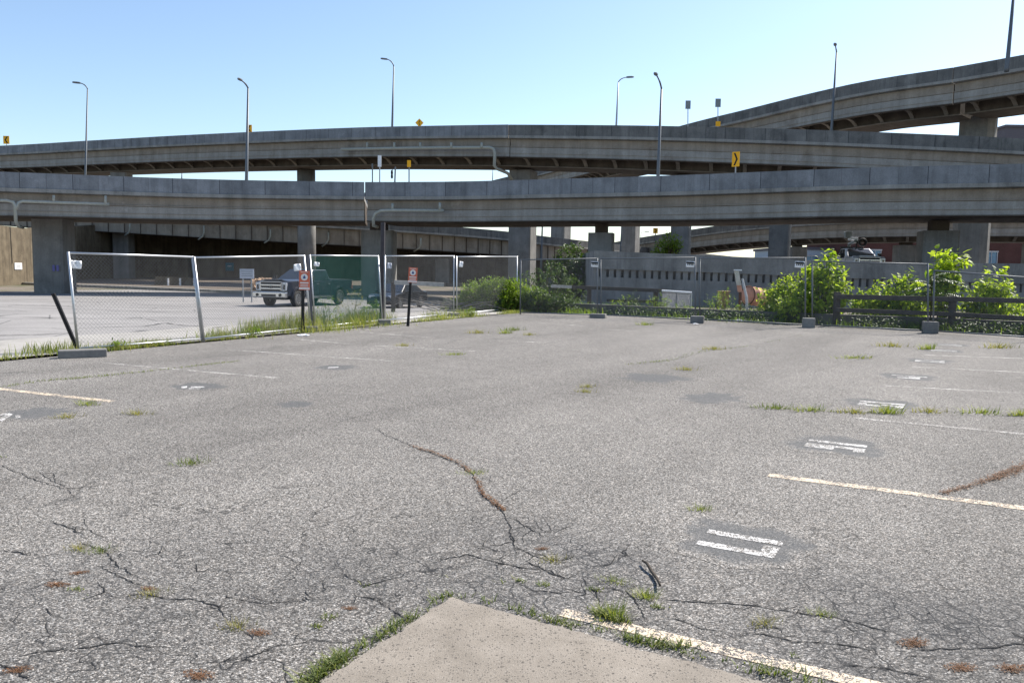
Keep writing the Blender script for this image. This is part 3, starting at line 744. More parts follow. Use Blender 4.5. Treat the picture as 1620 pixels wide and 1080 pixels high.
# walls
def wallrun(name, pts, zt, thick, mat, label, zb=-1.0):
    b = MB()
    for i_, (a, c) in enumerate(zip(pts[:-1], pts[1:])):
        za, zc = (zt[i_], zt[i_ + 1]) if isinstance(zt, list) else (zt, zt)
        d = Vector((c[0] - a[0], c[1] - a[1], 0)); d.normalize(); nn = Vector((-d.y, d.x, 0)) * thick
        a = Vector((a[0], a[1], 0)); c = Vector((c[0], c[1], 0)); z0 = Vector((0, 0, zb)); z1 = Vector((0, 0, za)); z2 = Vector((0, 0, zc))
        b.hexa([a + z0, c + z0, c + nn + z0, a + nn + z0, a + z1, c + z2, c + nn + z2, a + nn + z1])
    o = b.build(name, mat); tag(o, label, 'wall'); return o
rw = wallrun('retaining_wall', [(-46.9, 66), (-50, 82), (-54, 102), (-53, 112), (-48, 117), (-25, 119), (6, 130), (30, 156)], [5.2, 5.2, 6.6, 8.2, 8.4, 6.6, 5.2, 3.0], 1.0, M_WALL, 'tall tan retaining wall under the low bridge at the left, partly sunlit')
# barrier wall right behind the planted strip
XF = lambda x: P(x, 430, 40)
bw = empty('barrier_wall', (15, 40, 0), 'long grey concrete barrier wall with a row of dark slots behind the right fence', 'wall')
def zf_(x, y): return at(x, y, 40).z
st = [(940, 396.5, 425, 437.5), (1140, 405, 431.5, 445), (1341, 414.5, 440, 453), (1620, 417, 449, 463), (2000, 425, 462, 477), (2400, 436, 476, 492)]
for i in range(len(st) - 1):
    x0, t0, a0, b0 = st[i]; x1, t1, a1, b1 = st[i + 1]
    p0 = at(x0, 430, 40); p1 = at(x1, 430, 40)
    def seg(zb0, zb1, zt0, zt1, y0, y1, name, mat=M_WALLF, mb=None):
        b = mb or MB()
        b.hexa([(p0.x, y0, zb0), (p1.x, y0, zb1), (p1.x, y1, zb1), (p0.x, y1, zb0), (p0.x, y0, zt0), (p1.x, y0, zt1), (p1.x, y1, zt1), (p0.x, y1, zt0)])
        if not mb: return b.build(name, mat, bw)
    seg(zf_(x0, a0), zf_(x1, a1), zf_(x0, t0), zf_(x1, t1), 39.94, 40.35, 'top_band')
    seg(-.3, -.3, zf_(x0, b0), zf_(x1, b1), 40.0, 40.4, 'lower_wall')
    seg(zf_(x0, b0) - .05, zf_(x1, b1) - .05, zf_(x0, a0) + .05, zf_(x1, a1) + .05, 40.41, 40.5, 'recess')
    b = MB(); n = int((p1.x - p0.x) / .37)
    for k in range(n):
        f0 = k / n; f1 = (k + .64) / n
        xa = p0.x + (p1.x - p0.x) * f0; xb = p0.x + (p1.x - p0.x) * f1
        zb = zf_(x0, b0) * (1 - f0) + zf_(x1, b1) * f0; zt = zf_(x0, a0) * (1 - f0) + zf_(x1, a1) * f0
        b.box(((xa + xb) / 2, 40.19, (zb + zt) / 2), (xb - xa, .3, zt - zb + .08))
    tag(b.build('slot_post', M_WALLF, bw), kind='stuff')
MB().hexa([(4.15, 40.4, -.3), (4.6, 40.4, -.3), (4.6, 60, -.3), (4.15, 60, -.3), (4.15, 40.4, 2.66), (4.6, 40.4, 2.66), (4.6, 60, 2.66), (4.15, 60, 2.66)]).build('end_wall', M_WALLF, bw)
# raised road behind it
rd = MB(); rd.hexa([(4.65, 41.2, -.4), (120, 41.2, -.4), (120, 170, -.4), (4.65, 170, -.4), (4.65, 41.2, .95), (120, 41.2, .95), (120, 170, 1.2), (4.65, 170, 1.2)])
tag(rd.build('raised_road', M_SIDE), kind='structure')
# low kerb wall behind the right fence
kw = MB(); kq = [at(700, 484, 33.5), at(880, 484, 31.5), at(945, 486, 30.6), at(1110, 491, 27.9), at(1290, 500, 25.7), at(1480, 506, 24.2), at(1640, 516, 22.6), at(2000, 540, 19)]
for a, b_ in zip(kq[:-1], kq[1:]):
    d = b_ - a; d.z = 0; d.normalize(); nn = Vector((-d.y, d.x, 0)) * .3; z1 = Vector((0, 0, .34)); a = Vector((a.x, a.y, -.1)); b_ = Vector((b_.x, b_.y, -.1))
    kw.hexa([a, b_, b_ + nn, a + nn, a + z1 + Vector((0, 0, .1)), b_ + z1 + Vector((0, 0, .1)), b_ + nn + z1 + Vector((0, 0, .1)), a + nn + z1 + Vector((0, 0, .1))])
M_KERBW = concrete('shaded_kerb_concrete', (.085, .082, .075), (.17, .16, .145), .7, 0, useuv=False)  # stained concrete, base colour darkened to paint in the shade on the wall face
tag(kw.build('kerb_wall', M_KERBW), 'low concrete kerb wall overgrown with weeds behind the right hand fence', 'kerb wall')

# buildings
def brickmat():
    q = N('red_brick'); p = q.n('TexCoord').outputs['Object']
    bt = q.n('TexBrick'); q.l(q.n('Mapping').outputs[0], bt.inputs[0]); mp = [n for n in q.t.nodes if n.type == 'MAPPING'][0]
    q.l(p, mp.inputs[0]); mp.inputs['Rotation'].default_value = (R(90), 0, 0)
    bt.inputs['Color1'].default_value = (.085, .032, .027, 1); bt.inputs['Color2'].default_value = (.115, .045, .036, 1); bt.inputs['Mortar'].default_value = (.10, .07, .06, 1)
    bt.inputs['Scale'].default_value = 4
    c = q.mix(1, bt.outputs[0], q.ramp(q.noise(p, .3, 4), [(.3, .8), (.7, 1.15)]), 'MULTIPLY')
    return q.fin(c, .9, 0, .15)
M_BRICK = brickmat()
M_GLASSB = plain('blue_window_glass', (.10, .19, .30), .15, .3, .2, 2, .6)
M_GLASSD = plain('dark_window_glass', (.05, .07, .09), .12, .2, .2, 2, .6)
M_TRIM = plain('pale_trim', (.5, .47, .45), .8)
M_ROOF = plain('brown_roof_panel', (.13, .115, .125), .85)
def building(label, x0, x1, d0, z1, depth, wmat, rows, cols, wsz, glass, rz=0, band=None, name='brick_building', zb=-1):
    a = P(x0, 420, d0); c = P(x1, 420, d0); root = empty(name, ((a.x + c.x) / 2, d0, 0), label, 'building')
    W_ = c.x - a.x; b = MB()
    b.hexa([(a.x, d0, zb), (c.x, d0, zb), (c.x, d0 + depth, zb), (a.x, d0 + depth, zb), (a.x, d0, z1), (c.x, d0, z1), (c.x, d0 + depth, z1), (a.x, d0 + depth, z1)])
    wl = b.build('wall', wmat, root)
    MB().box(((a.x + c.x) / 2, d0 + depth / 2, z1 + .25), (W_ + .6, depth + .6, .49)).build('roof', M_ROOF, root)
    if band:
        MB().box(((a.x + c.x) / 2, d0 - .08, band), (W_ + .1, .14, .5)).build('stone_band', M_TRIM, root)
    for r_ in range(rows):
        for k in range(cols):
            cx = a.x + W_ * (k + .5) / cols; cz = 4.6 + r_ * 4.2
            if cz + wsz[1] / 2 > z1 - .4: continue
            f = MB(); 
            for dx, dz, sx, sz in ((0, wsz[1] / 2 + .12, wsz[0] + .5, .25), (0, -wsz[1] / 2 - .12, wsz[0] + .5, .25), (-wsz[0] / 2 - .06, 0, .12, wsz[1] - .02), (wsz[0] / 2 + .06, 0, .12, wsz[1] - .02), (0, 0, .1, wsz[1] - .02)):
                f.box((cx + dx, d0 - .1, cz + dz), (sx, .19, sz))
            fo = f.build('window', M_TRIM, root)
            MB().box((cx, d0 - .03, cz), (wsz[0], .05, wsz[1])).build('pane', glass, fo)
    return root
building('long low red brick building with pale framed windows behind the far ramp', 1352, 2150, 150, 10.2, 25, M_BRICK, 2, 13, (2.1, 3.4), M_GLASSB, band=2.6)
building('tall dark block whose roof shows at the right edge between two upper ramps', 1577, 2000, 172, 33.5, 25, M_ROOF, 6, 12, (2.0, 2.2), M_GLASSD, name='office_block', band=30.4)
building('small pale building with blue glass front beside the parked bucket truck', 1236, 1362, 160, 6.6, 18, plain('pale_wall', (.42, .47, .52), .7), 1, 4, (2.4, 1.4), M_GLASSB, name='pale_building')
building('blue glass office block behind the small pale building', 1325, 1362, 185, 9.0, 18, plain('blue_panel', (.13, .25, .40), .4), 1, 3, (1.6, 2.0), M_GLASSB, name='glass_building')

# ================================================================ LAMPS AND SIGNS ON THE RAMPS
def lamp(label, base, top, head, d, dh=0, r0=.11, mat=M_POLE, group='street lamps along the ramps', hl=.75, zdrop=1.0):
    b = at(*base, d); t = at(*top, d); h = at(*head, d + dh)
    root = empty('street_lamp', b, label, 'street lamp', group)
    ext = (b - t).normalized() * zdrop
    r0 *= .85; MB().path([b + ext, b, t], [r0 * 1.25, r0 * 1.2, r0 * .65], 10).build('pole', mat, root, smooth=True)
    dirv = h - t; ctrl = t + Vector((dirv.x * .25, dirv.y * .25, dirv.z * .85))
    pts = [t.lerp(ctrl, k / 6).lerp(ctrl.lerp(h, k / 6), k / 6) for k in range(7)]
    MB().path(pts, [r0 * .6] * 4 + [r0 * .5] * 3, 8).build('arm', mat, root, smooth=True)
    hd = (pts[-1] - pts[-2]); hd.z *= .35; hd.normalize(); s_ = hl * .85
    side = hd.cross(Vector((0, 0, 1))).normalized(); up = side.cross(hd)
    poly = [(-.1 * s_, -.13 * s_), (.25 * s_, -.22 * s_), (.75 * s_, -.20 * s_), (s_, 0), (.75 * s_, .20 * s_), (.25 * s_, .22 * s_), (-.1 * s_, .13 * s_)]
    MB().prism(poly, h - up * .09 * s_, hd, side, up * .2 * s_).build('lamp_head', M_LHEAD, root, bevel=.03)
lamp('thin street lamp at far left, rising behind the lowest ramp', (134.5, 300), (138.5, 141), (126, 131.5), 82, 0, .11, hl=.9)
lamp('tall street lamp on the lowest ramp in front of a yellow sign', (390, 284), (392.5, 140), (382, 127.5), 65, -1.2, .13)
lamp('street lamp just left of the small yellow diamond sign', (620.5, 200), (623, 105), (612, 94), 96, 0, .13, hl=.9)
lamp('street lamp with its arm pointing right, on the middle ramp', (975, 198), (978.3, 130), (992, 122.5), 88, 0, .11, mat=M_POLE_L, hl=.9)
lamp('tall street lamp on the lowest ramp right of the big middle pier', (1041, 278), (1046.5, 141), (1038.5, 119), 61, -2.0, .13)
lamp('street lamp rising in front of the highest ramp at the right', (1315.5, 207), (1323.5, 83), (1321.5, 72), 78, -2.0, .13, hl=.8)
lamp('street lamp at the top right corner on the highest ramp', (1593, 108), (1606.5, -38), (1598, -60), 66.0, -2.0, .17, zdrop=.3)
lamp('tiny distant lamp post between the two left ramps', (287.3, 288), (288, 271), (289.5, 270), 140, 0, .12, hl=.7)
lamp('thin distant pole right of the middle drain pipe', (779, 290), (780, 262), (781, 261), 150, 0, .09, hl=.6)
lamp('faint distant lamp under the nearest ramp between two piers', (1012.5, 394), (1014, 369), (1021, 366.5), 150, 0, .09, mat=M_POLE_L, hl=.9)
lamp('slim dark lamp pole just right of the big middle pier', (856, 420), (858.5, 340), (868, 356), 70, 0, .1, hl=.5)
lamp('thin bare pole under the nearest ramp right of the square pier', (981.5, 396), (984, 352), (985, 351), 90, 0, .09, hl=.4)
def post_sign(name, label, c, d, w_, h_, base_y, mat, arrow=None, cat='road sign', group=None, diamond=False, base_x=None, yaw=0, postmat=M_POLE_L, pr=.05):
    cc = at(*c, d); bb = at(base_x if base_x else c[0], base_y, d + .05)
    root = empty(name, bb, label, cat, group)
    MB().tube(bb + Vector((0, .06, -.3)), cc + Vector((0, .06, h_ * .3)), pr, None, 8).build('post', postmat, root)
    Mx = Matrix.Rotation(yaw, 3, 'Z')
    if diamond: Mx = Mx @ Matrix.Rotation(R(45), 3, 'Y')
    b = MB(); b.box(cc, (w_, .03, h_), Mx); pn = b.build('panel', mat, root)
    if arrow:
        s_ = arrow; pts = [(-.28 * s_, 0), (.05 * s_, .42), (.28 * s_, .42), (-.05 * s_, 0), (.28 * s_, -.42), (.05 * s_, -.42)]
        Mz = Matrix.Rotation(yaw, 3, 'Z')
        b = MB(); b.prism([(x * w_, z * h_) for x, z in pts], cc + Mz @ Vector((0, -.022, 0)), Mz @ Vector((1, 0, 0)), (0, 0, 1), Mz @ Vector((0, .006, 0)))
        b.build('chevron', M_INK, pn, fix=True)
    return root
post_sign('chevron_sign', 'yellow sign with a left pointing chevron at the far left edge on the middle ramp', (10, 221.5), 113, .85, 1.1, 234, M_YEL, 1, group='yellow chevron signs')
post_sign('chevron_sign', 'yellow chevron sign half hidden behind the left tall lamp post', (394.5, 203.5), 94, .6, .85, 214, M_YEL, 1, group='yellow chevron signs')
post_sign('warning_sign', 'small yellow diamond warning sign standing above the middle ramp', (663.5, 194.5), 84, .62, .62, 203, M_YEL, .5, group='yellow chevron signs', diamond=True)
post_sign('chevron_sign', 'yellow sign with a right pointing chevron standing on the lowest ramp at the right', (1164, 252), 58, .55, 1.05, 276, M_YEL, -1, group='yellow chevron signs', yaw=R(-35))
post_sign('chevron_sign', 'narrow edge-on yellow chevron sign on the lowest ramp near the white sign', (647, 259), 66, .3, .55, 292, M_YEL, None, group='yellow chevron signs', postmat=M_POLE)
post_sign('chevron_sign', 'tiny yellow chevron sign on the middle ramp below the second grey sign back', (1136, 196), 84, .5, .5, 204, M_YEL, None, group='yellow chevron signs')
post_sign('chevron_sign', 'dark edged yellow chevron sign under the nearest ramp beside the green tree', (1037, 365), 90, .6, .6, 396, M_YEL, -1, group='yellow chevron signs', yaw=R(20), postmat=M_POLE)
post_sign('road_sign', 'grey back of a square road sign, left one of the pair above the ramps', (1088.5, 166), 86, .55, .88, 204, M_SGBK, group='grey sign backs')
post_sign('road_sign', 'grey back of a square road sign, right one of the pair above the ramps', (1136, 163), 86, .58, .88, 204, M_SGBK, group='grey sign backs')
post_sign('road_sign', 'white upright sign with a dark slit on the lowest ramp near its joint', (600.5, 255), 68, .30, .95, 292, M_PAPER, None)
post_sign('sign_post', 'thin dark post without a sign on the lowest ramp left of the white sign', (589, 262), 67, .12, .3, 292, M_POLE, cat='post', postmat=M_POLE)
tl = empty('traffic_light', at(624.5, 290, 66), 'dark post with hanging signal heads on the lowest ramp near its joint', 'traffic light')
MB().path([at(624.5, 292, 66), at(625.5, 264, 66)], .06, 8).build('post', M_POLE, tl)
MB().path([at(625.3, 267.5, 66), at(621, 268, 66), at(620.3, 272, 66)], .035, 6).build('bracket', M_POLE, tl)
for yy in (273, 279): MB().lathe([(0, .2), (.07, .18), (.10, 0), (.08, -.15), (0, -.2)], at(620, yy, 66), (0, 0, 1), 10).build('signal_head', M_INK, tl)

# ================================================================ FENCE
def wires(b, c, pitch, r_, W_, H_, wob=0):
    bl, br, tl_, tr = c
    def mp(x, y, off=0):
        u = x / W_; v = y / H_; q = bl * (1 - u) * (1 - v) + br * u * (1 - v) + tl_ * (1 - u) * v + tr * u * v
        nrm = (br - bl).cross(tl_ - bl).normalized()
        return q + nrm * (off + wob * math.sin(u * 5.3 + 1) * math.sin(v * 3.1))
    for sgn in (1, -1):
        k = -H_ / pitch if sgn > 0 else 0
        n0 = int(-H_ / pitch) - 1; n1 = int((W_ + H_) / pitch) + 1
        for i in range(n0, n1):
            c0 = i * pitch
            # x = c0 + sgn*y
            if sgn > 0: ya = max(0, -c0); yb = min(H_, W_ - c0)
            else: ya = max(0, c0 - W_); yb = min(H_, c0)
            if yb - ya < .03: continue
            n = 1 if not wob else 6
            pts = [mp(c0 + sgn * (ya + (yb - ya) * t / n), ya + (yb - ya) * t / n, sgn * .002) for t in range(n + 1)]
            b.path(pts, r_, 4, False)
def panel(label, bl, br, tl_, tr, lift=.07, green=False, wob=0, mat=M_GALV, mirror=None, dz=0):
    gl, gr = gp(*bl), gp(*br)
    a = gl + Vector((0, 0, lift)); b_ = gr + Vector((0, 0, lift))
    c = at(*tl_, gl.y + dz); d = at(*tr, gr.y + dz)
    root = empty('chain_link_fence', gl, label, 'fence', 'temporary chain link fence panels')
    f = MB(); r_ = .024
    f.tube(gl, c + (c - gl).normalized() * .02, r_, None, 10); f.tube(gr, d + (d - gr).normalized() * .02, r_, None, 10)
    f.tube(a, b_, r_ * .85, None, 8); f.tube(c, d, r_ * .85, None, 8)
    f.build('frame', mat, root, smooth=True)
    W_ = (b_ - a).length; H_ = (c - a).length
    m_ = MB(); wires(m_, (a, b_, c, d), 0.07 if green else .076, .0030 if green else .0019, W_, H_, wob)
    m_.build('chain_link_mesh', M_GREEN if green else M_WIRE, root)
    if green:
        m_ = MB(); nrm = Vector((.02, .03, 0)); wires(m_, (a + nrm, b_ + nrm, c + nrm, d + nrm), 0.07, .0017, W_, H_, .02); m_.build('chain_link_mesh', M_GREEN, root)
    return root
panel('nearest fence panel at the left, leaning, with a post standing on a concrete foot', (124, 557), (320, 541), (108, 400), (304, 406.5))
panel('second fence panel from the left, in front of the dark pickup', (323, 541), (492, 522), (307, 407.5), (481, 404.5))
panel('fence panel with green vinyl mesh in front of the pickup bed', (499, 521), (605, 510), (490, 404), (598, 405), green=True, wob=.03)
panel('fence panel right of the green one, behind the smaller orange sign', (609, 510), (718, 499), (609, 405), (718, 405))
panel('short fence panel running into the feathery green bush at the fence corner', (723, 499), (818, 490), (722, 406), (818, 406))
M_GALVD = plain('shaded_galvanised_steel', (.14, .15, .16), .55, .35, .12, 20, .5)  # darker copy of the galvanised steel, shade put into its colour
panel('first fence panel right of the fence corner, beside the feathery bush', (823, 497), (945, 501), (824, 411), (945, 409), mat=M_GALVD)
panel('fence panel in front of the white topped low frame', (951, 501), (1100, 508), (950, 409), (1100, 407.5), mat=M_GALVD)
panel('fence panel in front of the pale plank and orange drum', (1107, 508), (1274, 517), (1107, 408.3), (1274, 408), mat=M_GALVD)
panel('fence panel in front of the tall broad leaved weeds', (1285, 517), (1468, 527), (1285, 413), (1468, 418), mat=M_GALVD)
panel('sagging fence panel at the right edge in front of the wooden rail fence', (1476, 527), (1650, 539), (1478, 428), (1650, 441), mat=M_GALVD)
def block(label, px, py, sx, sy, sz, yaw=0, z=0):
    p = gp(px, py); b = MB(); b.box((p.x, p.y, sz / 2 - .01), (sx, sy, sz), Matrix.Rotation(yaw, 3, 'Z'))
    o = b.build('concrete_foot', M_BLOCK, bevel=.02); tag(o, label, 'concrete block', 'concrete feet under the fence posts')
block('long concrete foot under the nearest leaning fence post', 131, 565, .75, .22, .15, R(30))
block('concrete foot under the post right of the green fence panel', 608, 514, .34, .26, .17, .3)
block('small concrete foot at the fence near the smaller orange sign', 718, 500, .4, .28, .12, .3)
block('concrete foot under the first joint of the right hand fence', 946, 503, .55, .34, .16, -.3)
block('concrete foot under the fence joint left of the pale plank', 1103, 511, .42, .34, .24, -.3)
block('concrete foot under the fence joint in front of the tall weeds', 1279, 518, .36, .34, .30, -.3)
block('concrete foot under the last fence joint at the right', 1471, 527, .38, .34, .34, -.3)
block('small concrete foot beside the larger orange sign', 492, 524, .3, .24, .14, .4)
# sheets tied to the fence
def sheet(label, px, py, d, w_, h_, tilt=0, yaw=.9, mat=M_PAPER, bars=None, name='notice_sheet', cat='notice', group='notices tied to the fence'):
    c = at(px, py, d); Mx = Matrix.Rotation(yaw, 3, 'Z') @ Matrix.Rotation(tilt, 3, 'Y')
    root = empty(name, c, label, cat, group)
    b = MB(); n = 5; vs = []; fs = []
    for j in range(n + 1):
        for i in range(n + 1):
            x = (i / n - .5) * w_; z = (j / n - .5) * h_
            vs.append(c + Mx @ Vector((x, .012 * math.sin(i * 1.7 + j * .9), z)))
    for j in range(n):
        for i in range(n): a = j * (n + 1) + i; fs.append((a, a + 1, a + n + 2, a + n + 1))
    sh = b.add(vs, fs).build('sheet', mat, root, smooth=True); sm = sh.modifiers.new('t', 'SOLIDIFY'); sm.thickness = .003
    for (x, z, bw_, bh) in (bars or []):
        MB().box(c + Mx @ Vector((x * w_, -.022, z * h_)), (bw_ * w_, .006, bh * h_), Mx).build('print', M_INK, root)
sheet('white crumpled sheet at the top of the nearest fence post', 119.5, 418.5, 14.5, .20, .15, .08, .75)
sheet('torn white sheets hanging at the top of the fence beside the larger orange sign', 470.5, 423, 19.6, .20, .17, -.12, .8)
sheet('pale sheet on the green fence panel behind the larger orange sign', 501, 418, 20.6, .16, .11, .1, .8)
sheet('pale bluish sheet on the fence beside the tall brown post', 616, 420.5, 23.0, .155, .17, .05, .8, M_PAPERG)
sheet('crumpled pale sheet on the fence beside the feathery bush', 729.5, 418, 27.6, .17, .20, .12, .8)
for lab, px, py, d in (('white plate with black band near the first right hand fence joint', 941, 418, 28.2), ('white plate with black band on the panel before the low frame', 1092, 418, 25.9), ('white plate with black band on the fence left of the tall weeds', 1265, 418.5, 23.9)):
    sheet(lab, px, py, d, .27, .19, .05, -.35, M_PAPER, [(0, .26, .92, .3), (-.3, -.05, .1, .2), (-.1, -.05, .12, .2), (.12, -.05, .1, .2), (.32, -.05, .12, .2)], 'notice_plate')
# posts and orange signs
def orange_sign(label, px, py0, py1, postx, postbase, w_, lean):
    base = gp(*postbase); d = base.y; top = at(postx, py0 - 1, d)
    root = empty('parking_sign', base, label, 'parking sign', 'orange parking signs')
    MB().tube(base - Vector((0, 0, .1)), top, .045, .04, 6).build('post', M_BLACK, root)
    c = at(px, (py0 + py1) / 2, d - .07); h_ = (py1 - py0) / FPX * d; yaw = .18; Mx = Matrix.Rotation(yaw, 3, 'Z') @ Matrix.Rotation(lean, 3, 'Y')
    pn = MB().box(c, (w_, .02, h_), Mx).build('panel', M_RED, root, bevel=.006)
    ax = Mx @ Vector((1, 0, 0)); az = Mx @ Vector((0, 0, 1)); ay = Mx @ Vector((0, 1, 0))
    circ = lambda r_: [(r_ * math.cos(2 * math.pi * k / 24), r_ * math.sin(2 * math.pi * k / 24)) for k in range(24)]
    cc = c + az * h_ * .17
    MB().prism(circ(w_ * .33), cc - ay * .013, ax, az, ay * -.004).build('disc', M_SGWH, pn, fix=True)
    MB().prism([(-.11 * w_, -.14 * w_), (.11 * w_, -.14 * w_), (.12 * w_, .0), (0, .2 * w_), (-.12 * w_, .0)], cc - ay * .019, ax, az, ay * -.004).build('emblem', M_SGBL, pn, fix=True)
    for zz, ww, hh in ((-.13, .8, .07), (-.24, .72, .03), (-.31, .76, .03), (-.42, .98, .10), (.43, .7, .03)):
        MB().box(c + az * h_ * zz - ay * .014, (w_ * ww, .006, h_ * hh), Mx).build('print', M_SGWH, pn)
orange_sign('larger orange parking sign on a black post in front of the pickup', 481.5, 428.5, 458.5, 479.5, (479, 524), .255, R(1))
orange_sign('smaller orange parking sign on a black post near the grey car', 653, 423.5, 447, 651, (645, 516), .245, R(3))
b = MB(); q0 = gp(124, 555); b.path([q0, at(84, 464, q0.y - .2)], [.038, .038], 6); o = b.build('leaning_post', M_BLACK); tag(o, 'black steel post without a sign, leaning left at the nearest fence corner', 'post')
b = MB(); q0 = gp(604, 509); b.path([q0, at(606, 352, q0.y + .1)], [.075, .07], 8); o = b.build('timber_post', plain('brown_post', (.055, .05, .055), .8)); tag(o, 'tall dark brown post standing at the fence right of the green panel', 'post')
b = MB(); q0 = gp(493, 521); b.path([q0, at(485.5, 404, q0.y)], [.06, .055], 8); o = b.build('fence_post', plain('grey_post', (.12, .12, .13), .6, .3)); tag(o, 'dark grey post just behind the larger orange sign', 'post')

# ================================================================ VEHICLES
def carpaint(name, col, rough=.25):
    q = N(name); q.b.inputs['Coat Weight'].default_value = .6; q.b.inputs['Coat Roughness'].default_value = .08
    p = q.n('TexCoord').outputs['Object']
    c = q.mix(q.ramp(q.noise(p, 3, 4), [(.4, 0.0), (.75, .25)]), col, (.06, .055, .05))
    return q.fin(c, rough, .35, .5)
P_BLUE = carpaint('dark_blue_paint', (.008, .014, .030)); P_GREY = carpaint('dark_grey_paint', (.012, .014, .017)); P_WHITE = carpaint('white_paint', (.55, .57, .62), .35)
M_CHROME = plain('chrome', (.62, .62, .64), .18, .95, .05)
M_TYRE = plain('tyre_rubber', (.018, .018, .018), .85)
M_RIM = plain('alloy_rim', (.28, .285, .29), .35, .8, .1)
M_TRIMB = plain('black_plastic', (.02, .02, .021), .6)
M_CGLASS = plain('tinted_glass', (.015, .022, .03), .06, .1, .1, 2, .8)
M_LENS = plain('headlight_lens', (.55, .56, .58), .12, .2, .1)
M_AMBER = plain('amber_lens', (.55, .2, .03), .25)
def arc(cx, cz, r_, a0, a1, n=10): return [(cx + r_ * math.cos(R(a0 + (a1 - a0) * k / n)), cz + r_ * math.sin(R(a0 + (a1 - a0) * k / n))) for k in range(n + 1)]
def wheel(root, x, y, r_, w_):
    s_ = 1 if y > 0 else -1
    b = LMB(); prof = [(r_ * .58, -w_ / 2), (r_ * .9, -w_ / 2), (r_, -w_ * .35), (r_, w_ * .35), (r_ * .9, w_ / 2), (r_ * .62, w_ / 2), (r_ * .58, w_ * .3)]
    b.lathe(prof, (x, y, r_), (0, s_, 0), 28); wo = b.build('wheel', M_TYRE, root, smooth=True)
    b = LMB(); b.lathe([(r_ * .6, w_ * .45), (r_ * .54, w_ * .48), (r_ * .50, w_ * .25), (r_ * .16, w_ * .32), (0, w_ * .34)], (x, y, r_), (0, s_, 0), 28)
    for k in range(6):
        a = k * math.pi / 3; d = Vector((math.cos(a), 0, math.sin(a))); c = Vector((x, y, r_)) + d * r_ * .33 + Vector((0, s_ * w_ * .38, 0))
        Mx = Matrix((d, Vector((0, 1, 0)), d.cross(Vector((0, 1, 0))))).transposed(); b.box(c, (r_ * .42, .04, r_ * .15), Mx)
    b.build('rim', M_RIM, wo)
def greenhouse(root, bx0, bx1, tx0, tx1, zb, zt, wb, wt, paint, splits):
    B = [Vector((bx0, -wb, zb)), Vector((bx1, -wb, zb)), Vector((bx1, wb, zb)), Vector((bx0, wb, zb))]
    T = [Vector((tx0, -wt, zt)), Vector((tx1, -wt, zt)), Vector((tx1, wt, zt)), Vector((tx0, wt, zt))]
    b = LMB(); b.hexa(B + T); b.build('cab', paint, root, bevel=.05)
    def pane(i, j, u0, u1, v0, v1, name, u0t=None, u1t=None):
        a, c, d, e = B[i], B[j], T[j], T[i]; n = (c - a).cross(e - a).normalized()
        f = lambda u, v: a.lerp(c, u).lerp(e.lerp(d, u), v) + n * .006
        q = LMB(); pts = [f(u0, v0), f(u1, v0), f(u1 if u1t is None else u1t, v1), f(u0 if u0t is None else u0t, v1)]
        q.add(pts + [p - n * .004 for p in pts], [(0, 1, 2, 3), (3, 2, 6, 7), (0, 3, 7, 4), (1, 0, 4, 5), (2, 1, 5, 6)]); return q.build(name, M_CGLASS, root)
    pane(1, 2, .05, .95, .06, .93, 'windshield'); pane(3, 0, .08, .92, .1, .9, 'rear_window')
    for u0, u1 in splits:
        pane(0, 1, u0, u1, .08, .90, 'side_window'); pane(2, 3, 1 - u1, 1 - u0, .08, .90, 'side_window')
